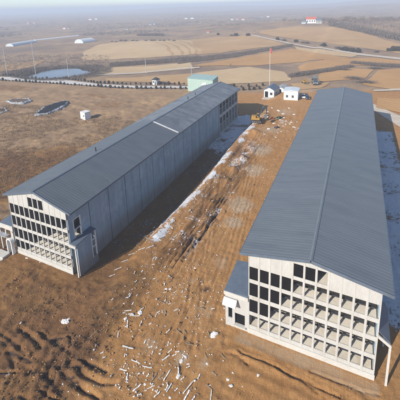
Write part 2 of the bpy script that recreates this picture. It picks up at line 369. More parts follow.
# ------------------------------------------------------------------ object helpers
def tag(o, label=None, cat=None, group=None, kind=None):
    for k, v in (('label', label), ('category', cat), ('group', group), ('kind', kind)):
        if v: o[k] = v
    return o
def empty(name, loc, rz=0., label=None, cat=None, group=None):
    o = bpy.data.objects.new(name, None); COL.objects.link(o); o.location = loc; o.rotation_euler = (0, 0, rz)
    o.empty_display_size = .5
    return tag(o, label, cat, group)
class MB:
    def __init__(s): s.v = []; s.f = []
    def add(s, vs, fs):
        k = len(s.v); s.v += [tuple(map(float, v)) for v in vs]; s.f += [tuple(i + k for i in f) for f in fs]; return s
    def box(s, x0, x1, y0, y1, z0, z1):
        return s.add([(x0, y0, z0), (x1, y0, z0), (x1, y1, z0), (x0, y1, z0), (x0, y0, z1), (x1, y0, z1), (x1, y1, z1), (x0, y1, z1)],
                     [(3, 2, 1, 0), (4, 5, 6, 7), (0, 1, 5, 4), (1, 2, 6, 5), (2, 3, 7, 6), (3, 0, 4, 7)])
    def bevbox(s, x0, x1, y0, y1, z0, z1, b):
        """box with chamfered vertical edges and top"""
        def ring(i, z): return [(x0+b+i, y0+i, z), (x1-b-i, y0+i, z), (x1-i, y0+b+i, z), (x1-i, y1-b-i, z), (x1-b-i, y1-i, z), (x0+b+i, y1-i, z), (x0+i, y1-b-i, z), (x0+i, y0+b+i, z)]
        return s.loft([ring(0, z0), ring(0, z1-b), ring(b*.7, z1)])
    def prism(s, pts, axis, a, b):
        """extrude polygon pts (two coordinates) along axis from a to b"""
        def P(p, t): return {'y': (p[0], t, p[1]), 'x': (t, p[0], p[1]), 'z': (p[0], p[1], t)}[axis]
        n = len(pts); vs = [P(p, a) for p in pts] + [P(p, b) for p in pts]
        fs = [tuple(range(n))[::-1], tuple(range(n, 2*n))] + [(i, (i+1) % n, n + (i+1) % n, n + i) for i in range(n)]
        return s.add(vs, fs)
    def loft(s, rings, cap=True):
        n = len(rings[0]); vs = [p for r in rings for p in r]; fs = []
        for k in range(len(rings)-1):
            for i in range(n): fs.append((k*n+i, k*n+(i+1) % n, (k+1)*n+(i+1) % n, (k+1)*n+i))
        if cap: fs += [tuple(range(n))[::-1], tuple(range((len(rings)-1)*n, len(rings)*n))]
        return s.add(vs, fs)
    def tube(s, pts, rad, n=8, cap=True):
        rings = []; pts = [Vector(p) for p in pts]
        rad = rad if isinstance(rad, (list, tuple)) else [rad]*len(pts)
        for i, p in enumerate(pts):
            d = (pts[min(i+1, len(pts)-1)] - pts[max(i-1, 0)]).normalized()
            a = d.orthogonal().normalized(); c = d.cross(a)
            if i and n > 3:
                pa = last - d*last.dot(d)
                if pa.length > 1e-4: a = pa.normalized(); c = d.cross(a)
            last = a
            rings.append([tuple(p + (a*math.cos(2*math.pi*k/n) + c*math.sin(2*math.pi*k/n))*rad[i]) for k in range(n)])
        return s.loft(rings, cap)
    def build(s, name, mat, parent=None, smooth=False):
        me = bpy.data.meshes.new(name); me.from_pydata(s.v, [], s.f); me.update()
        import bmesh
        bm = bmesh.new(); bm.from_mesh(me); bmesh.ops.recalc_face_normals(bm, faces=bm.faces); bm.to_mesh(me); bm.free()
        if smooth: me.polygons.foreach_set('use_smooth', [True]*len(me.polygons))
        me.materials.append(mat)
        o = bpy.data.objects.new(name, me); COL.objects.link(o)
        if parent: o.parent = parent
        return o
def raw_mesh(name, v, f, mat, parent=None, smooth=False):
    """numpy mesh: v (n,3), f (m,3|4)"""
    v = np.asarray(v, np.float32); f = np.asarray(f, np.int32)
    me = bpy.data.meshes.new(name); me.vertices.add(len(v)); me.vertices.foreach_set('co', v.ravel())
    k = f.shape[1]; me.loops.add(f.size); me.loops.foreach_set('vertex_index', f.ravel())
    me.polygons.add(len(f)); me.polygons.foreach_set('loop_start', np.arange(0, f.size, k, dtype=np.int32))
    me.update(calc_edges=True); me.validate()
    if smooth: me.polygons.foreach_set('use_smooth', np.ones(len(f), bool))
    me.materials.append(mat); o = bpy.data.objects.new(name, me); COL.objects.link(o)
    if parent: o.parent = parent
    return o
def copy_tree(o, parent=None):
    c = o.copy(); COL.objects.link(c); c.parent = parent
    for ch in list(o.children): copy_tree(ch, c)
    return c

# ------------------------------------------------------------------ the ground
def axis(segs, lo, hi, g):
    a = [segs[0][0]]
    for s0, s1, st in segs:
        n = max(1, round((s1 - s0)/st)); a += list(np.linspace(s0, s1, n+1)[1:])
    st = segs[-1][2]
    while a[-1] < hi: st *= g; a.append(min(a[-1] + st, hi))
    st = segs[0][2]; b = [a[0]]
    while b[-1] > lo: st *= g; b.append(max(b[-1] - st, lo))
    return np.array(b[:0:-1] + a)
gx = axis([(-215, -125, 1.0), (-125, -52, .5), (-52, 9, .19), (9, 30, .6)], -5200, 5200, 1.06)
gy = axis([(13, 62, .19), (62, 84, .3), (84, 140, .45), (140, 200, .8)], -220, 7000, 1.035)
GX, GY = np.meshgrid(gx, gy); vx = GX.ravel().copy(); vy = GY.ravel().copy(); vz = terr(vx, vy)
nx, ny = len(gx), len(gy)
ii = (np.arange(ny-1)[:, None]*nx + np.arange(nx-1)[None, :]).ravel()
ground = raw_mesh('ground', np.c_[vx, vy, vz], np.c_[ii, ii+1, ii+1+nx, ii+nx], M['ground'], smooth=True)
tag(ground, kind='structure')
def attr(name, v):
    a = ground.data.attributes.new(name, 'FLOAT', 'POINT'); a.data.foreach_set('value', np.clip(v, 0, 1).astype(np.float32))
def blobs(lst):
    r = np.zeros_like(vx)
    for (px, py, rx, ry, s) in lst:
        x, y = at(px, py); r = np.maximum(r, s*np.exp(-(((vx-x)/rx)**2 + ((vy-y)/ry)**2)))
    return r
trench = band(vx, -46, -34.4, 1.6)*band(vy, 37.5, 126, 3)
edge = fbm(vx, vy, 18, 4, 101)
a_far = sm((vy + .25*vx*0 - 150 + 14*edge - np.where(vx > -70, (vx+70)*.30, 0))/14)
a_far = np.maximum(a_far, sm((-230 - vx)/60))
attr('far', a_far)
attr('scrub', sm((-58.5 - vx + 10*edge)/9)*1.0 * sm((vy - 22)/20))
br = sm((-25 - vx + 8*edge)/6)*sm((43 - vy + 10*edge)/8)
br = np.maximum(br, sm((-44 - vx)/5)*sm((36 - vy)/4))
br = np.maximum(br, blobs([(30, 168, 26, 15, .9), (60, 155, 14, 12, .7), (8, 185, 16, 14, .8), (10, 88, 30, 12, .6), (110, 105, 12, 10, .55), (95, 96, 20, 5, .5)]))
br = np.maximum(br, band(vx, -31.5, -23.5, 4)*band(vy, 38, 100, 14)*(.15 + .85*vnoise(vx/.8, vy/6., 131))); br = np.maximum(br, .8*trench)
attr('brown', br)
attr('pale', np.maximum(blobs([(240, 205, 3.8, 4, .95), (234, 222, 2.8, 2.6, .9), (262, 150, 4, 6, .9), (255, 170, 3.5, 5, .85), (272, 130, 5, 6, .7), (222, 262, 2.5, 3, .6), (205, 310, 2.2, 2.5, .55), (150, 345, 2.2, 1.8, .55), (182, 358, 1.6, 1.3, .75), (285, 112, 6, 6, .7), (245, 342, 2.0, .7, .8),
        (205, 365, 1.2, 1.2, .6), (270, 98, 4, 4, .9), (305, 90, 7, 9, .75), (192, 281, 2, 1.2, .5), (118, 335, 2, 1.5, .45), (295, 355, 5, .8, .6), (320, 370, 5, .7, .55)]),
        .62*band(vx, -12, 5, 1)*band(vy, 33.6, 35.7, .8)))
wet_and_shade = (.30 + .25*fbm(vx, vy, 5, 3, 121)*2)*trench
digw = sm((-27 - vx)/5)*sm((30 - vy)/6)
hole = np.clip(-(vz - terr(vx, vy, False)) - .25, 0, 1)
wet_and_shade = np.maximum(wet_and_shade, digw*hole*1.9)
wet_and_shade = np.maximum(wet_and_shade, .8*np.exp(-((pondr(vx, vy) - 1.28)/.3)**2))
wet_and_shade = np.maximum(wet_and_shade, .6*np.exp(-(((vx+19)/.8)**2 + ((vy-40.5)/.8)**2)))
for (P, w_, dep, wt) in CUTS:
    q = pdist(vx + .5*fbm(vx, vy, 1.6, 2, 87), vy + .5*fbm(vx, vy, 1.6, 2, 88), P); wet_and_shade = np.maximum(wet_and_shade, wt*.9*np.exp(-(q/(w_*.8))**2))
rside = band(vx, 5.2, 12.5, 2)*band(vy, 44, 123, 6)
wet_and_shade = np.maximum(wet_and_shade, rside*.45)  # barn's shadow strip on this side painted darker into the soil
attr('wet_and_shade', wet_and_shade)
bank = np.exp(-((vx + 33.4 - .9*np.sin(vy/9.))/.9)**2)*band(vy, 47, 127, 6)
sn_n = .5 + 1.3*fbm(vx, vy, 3.5, 3, 111)
snow = np.maximum(bank*(.46 + .5*sn_n), np.exp(-((vx + 32.2)/1.6)**2)*band(vy, 44, 127, 6)*1.08*sn_n)
snow = np.maximum(snow, trench*(.26 + .40*sm((vy - 80)/22))*(.5 + sn_n))
snow = np.maximum(snow, rside*(.42 + .6*sn_n))
snow = np.maximum(snow, .42*band(vx, -31.5, -23, 4)*band(vy, 44, 112, 10)*(.4 + .9*sn_n))
snow = np.maximum(snow, blobs([(300, 128, 4, 5, .45), (262, 128, 3, 4, .42), (285, 122, 4, 4, .5), (275, 145, 4, 6, .35), (240, 203, 2.2, 2.4, .38), (150, 262, 4, 5, .36), (160, 330, 5, 5, .26), (190, 360, 6, 5, .26), (10, 102, 8, 3, .5),
                               (40, 113, 9, 2, .5), (66, 322, 1.0, .8, .55), (6, 375, 2.0, 3.0, .42), (245, 180, 5, 6, .3)]))
attr('snow', snow)

# ------------------------------------------------------------------ draped sheets (fields, tracks)
def drape(name, top, bot, mat, n=40, mrows=10, dz=.12, kind='structure', detail=False):
    """sheet lofted between two ground polylines given as picture positions of its far and near edges"""
    def rs(pl, n):
        W = [at(*p) for p in pl]; W = np.array(W); seg = np.hypot(*np.diff(W, axis=0).T); s = np.r_[0, np.cumsum(seg)]
        t = np.linspace(0, s[-1], n); return np.c_[np.interp(t, s, W[:, 0]), np.interp(t, s, W[:, 1])]
    a, b = rs(top, n), rs(bot, n); k = np.linspace(0, 1, mrows)[:, None, None]
    P = a[None]*(1-k) + b[None]*k; P = P.reshape(-1, 2)
    wob = (1.1 if name == 'field' else .35)*np.hypot(P[:, 0], P[:, 1])/300
    P = P + np.c_[fbm(P[:, 0], P[:, 1], 22, 4, 5), fbm(P[:, 0], P[:, 1], 22, 4, 8)]*wob[:, None]*7
    z = terr(P[:, 0], P[:, 1]) + dz
    i = (np.arange(mrows-1)[:, None]*n + np.arange(n-1)[None]).ravel()
    o = raw_mesh(name, np.c_[P, z], np.c_[i, i+1, i+1+n, i+n], mat, smooth=True)
    return tag(o, kind=kind)
FD = [
 ('field_pale', [(85, 51), (100, 44.5), (132, 41.2), (172, 39.8), (190, 40.5)], [(84, 60.5), (110, 59.5), (150, 58), (180, 55.5), (203, 53)]),
 ('field_tan', [(189, 40), (216, 37), (250, 35.5), (283, 43.5)], [(199, 54.5), (220, 53), (245, 49.5), (285, 45.5)]),
 ('field_orange', [(192, 66), (235, 58.5), (290, 48.5)], [(250, 65.5), (300, 63), (350, 58)]),
 ('field_pale', [(194, 74), (220, 70), (250, 66.5), (285, 72)], [(220, 85), (245, 84), (270, 82), (292, 80)]),
 ('field_pale', [(100, 68), (135, 66.5), (190, 62.5)], [(100, 73.5), (140, 74), (196, 69)]),
 ('field_tan', [(262, 30.5), (300, 26), (330, 27), (365, 33), (400, 44)], [(262, 34.5), (300, 39.5), (345, 45.5), (375, 50), (405, 54)]),
 ('field_pale', [(292, 46.5), (330, 50.5), (362, 54)], [(300, 52), (330, 55), (352, 57)]),
 ('field_orange', [(300, 66), (330, 59), (372, 57.5), (405, 61)], [(300, 72), (345, 66), (378, 66), (405, 66)]),
 ('field_orange', [(318, 73), (345, 68.5), (372, 70)], [(320, 82), (345, 80), (362, 79)]),
 ('field_orange', [(378, 70), (405, 68)], [(362, 84.5), (405, 92)]),
 ('field_tan', [(105, 78), (150, 76.5), (200, 73.5)], [(108, 82), (150, 82.5), (190, 85)]),
 ('field_tan', [(-5, 66), (20, 63), (45, 60)], [(-5, 72), (16, 70), (36, 66)]),
 ('field_tan', [(290, 84), (330, 82.5)], [(300, 90), (322, 88)]),
 ('field_orange', [(378, 98), (410, 100)], [(378, 108), (420, 118)]),
]
for nm, t, b_ in FD:
    drape('field', t, b_, M[nm], 60, 24, .22)
HB = [([(176, 60), (230, 54), (275, 46.8), (292, 44.2)], [(178, 64.5), (232, 57.6), (278, 48.8), (292, 46)]),
      ([(110, 63), (150, 60.5), (200, 56)], [(110, 67), (152, 64), (200, 60)]),
      ([(290, 75), (330, 69.5), (352, 66)], [(292, 77.5), (332, 71.5), (352, 67.2)]),
      ([(352, 62.5), (378, 64.5), (402, 66)], [(352, 63.8), (378, 66.5), (402, 67.4)])]
for (a0, a1) in (((154, 42.0), (172, 55.6)), ((162, 41.6), (181, 55.0)), ((170, 41.2), (189, 54.2)), ((178, 40.9), (195, 53.5))):
    mx = ((a0[0] + a1[0])/2 + 5, (a0[1] + a1[1])/2 - 1.5)
    drape('field', [a0, mx, a1], [(a0[0] + 2.2, a0[1]), (mx[0] + 2.4, mx[1]), (a1[0] + 2.2, a1[1])], M['field_tan'], 24, 4, .34)
for t, b_ in HB: drape('verge', t, b_, M['hedge_soil'], 60, 8, .30)
drape('road', [(250, 35.0), (290, 43), (330, 49), (358, 53.5), (400, 58)], [(250, 35.8), (290, 44.2), (330, 50.3), (358, 55.2), (400, 60)], M['road'], 80, 4, .36)
drape('path', [(95, 74.5), (140, 72.5), (200, 67.0)], [(95, 75.5), (140, 73.7), (200, 68.2)], M['road'], 60, 4, .36)
drape('road', [(372, 103), (384, 109), (404, 117.5)], [(372, 109), (384, 117), (404, 130)], M['road'], 30, 10, .10)
drape('path', [(374, 90.5), (400, 89.0)], [(374, 92), (400, 91)], M['road'], 30, 4, .34)
drape('road', [(-8, 76.6), (0, 77), (50, 80.2), (100, 84.6), (130, 86.2), (200, 86.6)], [(-8, 79.6), (0, 80), (50, 83), (100, 86.8), (130, 88.3), (200, 88.6)], M['road_pale'], 140, 6, .25)

# pond
n = 72; ring = []
for r in (0.0, .5, .85, 1.02):
    for k in range(n):
        t = 2*math.pi*k/n; ring.append((r, t))
pv = []
zp = float(terr(np.array([POND[0]]), np.array([POND[1]]), False)[0]) + .85
for r, t in ring:
    w = 1 + .10*math.sin(3*t + 1) + .06*math.sin(5*t)
    u, v = 20.*r*w*math.cos(t), 20.5*r*w*math.sin(t)
    pv.append((POND[0] + u*math.cos(.08) - v*math.sin(.08), POND[1] + u*math.sin(.08) + v*math.cos(.08), zp))
pf = [(k*n+i, k*n+(i+1) % n, (k+1)*n+(i+1) % n, (k+1)*n+i) for k in range(3) for i in range(n)]
tag(raw_mesh('pond_water', pv, pf, M['water']), kind='structure')

# ------------------------------------------------------------------ barns
ROWS = [(1.25, 2.95), (3.45, 5.45), (6.0, 8.0), (8.5, 10.45)]          # openings, bottom row first
def barn(key, hw, ww, ze, zr, L, label, black, annex_fn):
    root = empty('livestock_barn', (BX[key], BY[key], BZ[key]), 0, label, 'barn')
    slope = (zr - ze)/hw
    under = lambda x: zr - abs(x)*slope - .34                          # underside of the roof
    pitch = 2*ww/11; ow = pitch*.85; base = -1.6
    fc = MB()
    xs = [-ww + i*pitch for i in range(12)]
    att = (4, 5, 6)
    for i in range(12):                                                # piers up to the roof
        pw = (pitch - ow)/2
        a, b = max(-ww, xs[i] - pw), min(ww, xs[i] + pw)
        fc.prism([(a, base), (b, base), (b, under(b))] + ([(0, under(0))] if a < 0 < b else []) + [(a, under(a))], 'y', 0, .16)
    for i in range(11):                                                # spandrels between them
        a, b = xs[i] + (pitch-ow)/2, xs[i+1] - (pitch-ow)/2
        lv = [base] + [z for r in ROWS for z in r] + ([10.9, 12.75] if i in att else [])
        for k in range(0, len(lv) - 1, 2): fc.box(a, b, .03, .16, lv[k], lv[k+1])
        z0 = lv[-1]; mid = [(0, under(0))] if a < 0 < b else []
        fc.prism([(a, z0), (b, z0), (b, under(b))] + mid + [(a, under(a))], 'y', .03, .16)
    fc.build('gable_wall', M['cream'], root)
    pl = MB().box(-ww - .06, ww + .06, -.07, -.002, base, .75); pl.build('plinth', M['cream_pale'], root)
    # window openings with their frames; some hold a flat near-black fill
    proto = {}
    for r, (z0, z1) in list(enumerate(ROWS)) + [(4, (10.9, 12.75))]:
        for i in range(11):
            if r == 4 and i not in att: continue
            a, b = xs[i] + (pitch-ow)/2, xs[i+1] - (pitch-ow)/2
            blk = (r, i) in black
            kk = (r, blk)
            w, h = b - a, z1 - z0
            if kk not in proto:
                t = .03
                fm = MB().box(-w/2, -w/2+t, .05, .13, 0, h).box(w/2-t, w/2, .05, .13, 0, h).box(-w/2+t, w/2-t, .05, .13, 0, t).box(-w/2+t, w/2-t, .05, .13, h-t, h)
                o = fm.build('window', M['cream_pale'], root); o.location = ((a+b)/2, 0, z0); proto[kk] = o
                if blk: MB().box(-w/2+t, w/2-t, .09, .115, t, h-t).build('black_fill', M['black'], o)
            else:
                o = copy_tree(proto[kk], root); o.location = ((a+b)/2, 0, z0)
    # floors behind the openings and the inner partition
    for r, (z0, z1) in list(enumerate(ROWS)) + [(4, (10.9, 0))]:
        w = ww - .32 if r < 4 else 5.2
        MB().box(-w, w, .162, (1.75, 2.3, 2.75, 2.75, 2.75)[r], z0 - .24, z0 - .02).build('floor_slab', M['slab'], root)
    for r, (z0, z1) in enumerate(ROWS):
        MB().box(-ww+.3, ww-.3, .75, .90, z0 + .62, z0 + .80).build('inner_rail', M['dark_steel'], root)
        for i in range(11):
            xa = xs[i] + pitch*(.2 + .3*((i*7 + r*3) % 5)/5.)
            if r == 0 and i == 0: pp = MB().box(0, .12, 1.2, 1.32, 0, 1.5).build('pen_post', M['dark_steel'], root)
            else: pp = pp.copy(); COL.objects.link(pp); pp.parent = root
            pp.location = (xa, 0, z0 - .018)
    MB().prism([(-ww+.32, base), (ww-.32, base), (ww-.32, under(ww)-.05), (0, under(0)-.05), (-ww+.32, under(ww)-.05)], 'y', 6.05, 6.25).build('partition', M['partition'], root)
    for i in (1, 4, 7, 10):
        MB().box(xs[i]-.12, xs[i]+.12, 2.76, 3.0, base, 10.4).build('inner_column', M['cream_pale'], root)
    # long walls
    zt = under(ww) - .03
    for sgn in (-1, 1):
        w = MB(); jt = MB(); y = .302; yend = 68.5 if (key == 'L' and sgn == 1) else L - .302
        x0, x1 = (ww - .22, ww) if sgn > 0 else (-ww, -ww + .22)
        xb = (ww - .20, ww - .06) if sgn > 0 else (-ww + .06, -ww + .20)
        hole = (key == 'L' and sgn == 1)
        while y < yend - .2:
            y1 = min(y + 5.2 if y > 5 else y + 5.0, yend)
            if hole and y < 1:
                w.box(x0, x1, y, 1.3, base, zt).box(x0, x1, 3.0, y1 - .16, base, zt).box(x0, x1, 1.3, 3.0, base, 5.6).box(x0, x1, 1.3, 3.0, 9.7, zt)
            else:
                ym = (y + y1)/2
                w.box(x0, x1, y, ym - .025, base, zt).box(x0, x1, ym + .025, y1 - .16, base, zt)
            if y1 < yend - .1 or True: jt.box(xb[0] - .03*(sgn > 0), xb[1] - .03*(sgn > 0), y1 - .16, y1, base, zt)
            y = y1
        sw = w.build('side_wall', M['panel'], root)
        jt.build('panel_joint', M['dark_steel'], sw)
        if hole:
            fr = MB()
            for (a, b, c, d) in ((1.3, 1.42, 5.6, 9.7), (2.88, 3.0, 5.6, 9.7), (1.42, 2.88, 5.6, 5.72), (1.42, 2.88, 9.58, 9.7), (1.42, 2.88, 7.6, 7.7)): fr.box(x0 - .03, x1 + .05, a, b, c, d)
            o = fr.build('window', M['white_paint'], root)
            MB().box(x0 + .02, x0 + .05, 1.44, 2.86, 7.72, 8.9).build('black_fill', M['black'], o)
    if key == 'L':                                                     # unfinished open bays at the far end
        fr = MB(); bays = np.linspace(68.5, L - .302, 7)
        for k, y in enumerate(bays): fr.box(ww - .34, ww + .02, y - (.0 if k == 0 else .16), y + (.32 if k == 0 else .16) if k < 6 else y, base, zt)
        for a, b in zip(bays[:-1], bays[1:]):
            for (c, d) in ((5.9, 7.0), (zt - 1.0, zt - .02), (base, .5)): fr.box(ww - .30, ww - .04, a + .34, b - .17, c, d)
            for c in (3.2, 9.0): fr.box(ww - .2, ww - .1, a + .34, b - .17, c, c + .14)
        fr.build('open_bay_frame', M['grey_render'], root)
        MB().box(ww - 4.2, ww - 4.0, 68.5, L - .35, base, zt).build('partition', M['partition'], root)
        for z in (.1, 5.95): MB().box(ww - 3.98, ww - .36, 68.6, L - .4, z - .25, z).build('floor_slab', M['slab'], root)
    MB().prism([(-ww, base), (ww, base), (ww, under(ww)), (0, under(0)), (-ww, under(ww))], 'y', L - .30, L).build('rear_wall', M['cream'], root)
    # ribbed roof, one sheet per slope
    mat = M['roof_worn'] if key == 'L' else M['roof']
    for sgn in (-1, 1):
        ys = []; y = -.12
        while y < L + .12:
            ys += [(y, 0), (y + .30, 0), (y + .35, .017), (y + .43, .017), (y + .48, 0)]; y += .52
        ys = [(min(yy, L + .12), h) for yy, h in ys]
        V = []; Fc = []
        m_ = len(ys); us = (0.04, hw)
        for yy, h in ys:
            for u in us: V.append((sgn*u, yy, zr - u*slope + h))
        for k in range(m_ - 1): Fc.append((2*k, 2*k+1, 2*k+3, 2*k+2))
        b0 = len(V)                                                    # underside and edge trim
        rf = MB(); rf.add(V, Fc)
        rf.add([(sgn*.04, -.12, zr - .30), (sgn*hw, -.12, ze - .26), (sgn*hw, L + .12, ze - .26), (sgn*.04, L + .12, zr - .30)], [(0, 1, 2, 3)])
        rf.add([(sgn*.04, -.12, zr - .30), (sgn*hw, -.12, ze - .26), (sgn*hw, -.12, ze), (sgn*.04, -.12, zr)], [(0, 1, 2, 3)])
        rf.add([(sgn*.04, L+.12, zr - .30), (sgn*hw, L+.12, ze - .26), (sgn*hw, L+.12, ze), (sgn*.04, L+.12, zr)], [(0, 1, 2, 3)])
        o = rf.build('roof', mat, root)
        MB().add([(sgn*(hw+.003), -.14, ze - .30), (sgn*(hw+.09), -.14, ze - .30), (sgn*(hw+.09), -.14, ze + .015), (sgn*(hw+.003), -.14, ze + .015),
                  (sgn*(hw+.003), L+.14, ze - .30), (sgn*(hw+.09), L+.14, ze - .30), (sgn*(hw+.09), L+.14, ze + .015), (sgn*(hw+.003), L+.14, ze + .015)],
                 [(0, 1, 2, 3), (4, 5, 6, 7), (0, 1, 5, 4), (1, 2, 6, 5), (2, 3, 7, 6), (3, 0, 4, 7)]).build('gutter', M['slate'], o)
        fl = MB().prism([(sgn*.05, zr - .36), (sgn*hw, ze - .33), (sgn*hw, ze + .07), (sgn*.05, zr + .07)], 'y', -.19, -.125).build('verge_trim', M['slate'], o)
        if key == 'L' and sgn == 1:
            y0 = 37.4; MB().prism([(.35, zr - .35*slope + .085), (hw - .25, ze + .25*slope + .085), (hw - .25, ze + .25*slope + .14), (.35, zr - .35*slope + .14)], 'y', y0, y0 + .55).build('pale_flashing', M['white_sheet'], o)
        if key == 'L' and sgn == -1:
            for (u, y) in ((1.6, 62.), (1.5, 67.5), (2.2, 18.)):
                MB().tube([(-u, y, zr - u*slope - .05), (-u, y, zr - u*slope + .9)], .14).build('vent_pipe', M['dark_steel'], o)
    MB().prism([(-.2, zr - .2*slope + .045), (0, zr + .08), (.2, zr - .2*slope + .045), (.2, zr - .2*slope + .07), (0, zr + .11), (-.2, zr - .2*slope + .07)], 'y', -.16, L + .16).build('ridge_cap', M['ridge'] if key == 'R' else M['slate'], root)
    annex_fn(root, ww)
    return root

def porch(root, ww, zt, zb, xo, depth, closed):
    rise = .05 if closed else 1.12; br_ = .12 if closed else .9
    """lean-to on the right of the gable: sloping roof, front beam and a tall post"""
    MB().add([(ww + .003, .02, zt + .18 + rise), (ww + xo, .02, zt + .18), (ww + xo, depth, zt + .18), (ww + .003, depth, zt + .18 + rise),
              (ww + .003, .02, zt + .06 + rise), (ww + xo, .02, zt + .06), (ww + xo, depth, zt + .06), (ww + .003, depth, zt + .06 + rise)],
             [(0, 1, 2, 3), (7, 6, 5, 4), (0, 4, 5, 1), (1, 5, 6, 2), (2, 6, 7, 3), (3, 7, 4, 0)]).build('porch_roof', M['slate'], root)
    MB().add([(ww + .003, -.2, zt + br_), (ww + xo + .1, -.2, zt), (ww + xo + .1, .0, zt), (ww + .003, .0, zt + br_),
              (ww + .003, -.2, zt + br_ - .4), (ww + xo + .1, -.2, zt - .4), (ww + xo + .1, .0, zt - .4), (ww + .003, .0, zt + br_ - .4)],
             [(0, 1, 2, 3), (7, 6, 5, 4), (0, 4, 5, 1), (1, 5, 6, 2), (2, 6, 7, 3), (3, 7, 4, 0)]).build('porch_beam', M['cream_pale'], root)
    MB().box(ww + xo - .14, ww + xo + .1, -.18, .0, zb, zt - .38).build('post', M['cream_pale'], root)
    if closed:
        MB().box(ww + xo - .25, ww + xo - .07, .32, depth - 1.3, -1.2, zt + .04).box(ww + xo - .25, ww + xo - .07, depth - .18, depth - .02, -1.2, zt + .04) \
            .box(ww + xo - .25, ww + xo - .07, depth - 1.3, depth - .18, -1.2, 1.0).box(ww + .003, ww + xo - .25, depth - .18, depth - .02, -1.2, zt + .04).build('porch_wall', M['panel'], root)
        o = MB().box(ww + xo - .27, ww + xo - .03, depth - 1.3, depth - 1.18, 1.0, zt).box(ww + xo - .27, ww + xo - .03, depth - .3, depth - .18, 1.0, zt).box(ww + xo - .2, ww + xo - .1, depth - 1.18, depth - .3, 2.9, 3.05) \
            .box(ww + xo - .2, ww + xo - .1, depth - 1.18, depth - .3, 4.3, 4.45).build('window', M['white_paint'], root)
    else:
        MB().box(ww + xo - .14, ww + xo + .05, depth - .2, depth - .02, -1.2, zt).build('post', M['cream_pale'], root)

def annex_R(root, ww):
    x0, x1 = -ww - 3.25, -ww - .003; d = 5.4; zt = 5.35
    w = MB()
    # front wall with a slit and a doorway
    for (a, b, c, e) in ((x0, x0+.42, -1, zt), (x0+.42, x0+.98, -1, 1.3), (x0+.42, x0+.98, 3.5, zt), (x0+.98, x0+1.35, -1, zt), (x0+1.35, x0+2.75, -1, .65), (x0+1.35, x0+2.75, 2.45, zt), (x0+2.75, x1, -1, zt)):
        w.box(a, b, 0, .22, c, e)
    w.box(x0, x0+.22, .22, d, -1, zt).box(x0+.22, x1, d-.22, d, -1, zt)
    o = w.build('annex_wall', M['cream'], root)
    MB().box(x0 + .44, x0 + .96, .14, .18, 1.32, 3.48).build('window', M['black'], o)
    MB().box(x0 + 1.37, x0 + 2.73, .30, .34, .67, 2.43).build('doorway', M['black'], o)
    MB().box(x0 + 1.2, x0 + 2.9, -.30, -.003, .50, .645).build('sill', M['cream_pale'], o)
    MB().add([(x0-.12, -.14, zt + .003), (x1, -.14, zt + .003), (x1, d+.1, zt + .003), (x0-.12, d+.1, zt + .003), (x0-.12, -.14, zt + .24), (x1, -.14, zt + .55), (x1, d+.1, zt + 1.0), (x0-.12, d+.1, zt + .55)],
             [(3, 2, 1, 0), (4, 5, 6, 7), (0, 1, 5, 4), (1, 2, 6, 5), (2, 3, 7, 6), (3, 0, 4, 7)]).build('annex_roof', M['slate'], root)
    MB().box(x0-.12, x1, -.20, -.143, zt - .3, zt + .26).build('fascia', M['cream_pale'], root)
    MB().add([(x0-.1, -.22, 4.75), (x0+1.75, -.22, 4.75), (x0+1.75, -.95, 4.25), (x0-.1, -.95, 4.25), (x0-.1, -.22, 4.0), (x0+1.75, -.22, 4.0), (x0+1.75, -.95, 4.05), (x0-.1, -.95, 4.05)],
             [(0, 1, 2, 3), (7, 6, 5, 4), (0, 4, 5, 1), (1, 5, 6, 2), (2, 6, 7, 3), (3, 7, 4, 0)]).build('awning', M['white_sheet'], root)
    porch(root, ww, 5.75, -1.0, 1.25, 5.0, False)
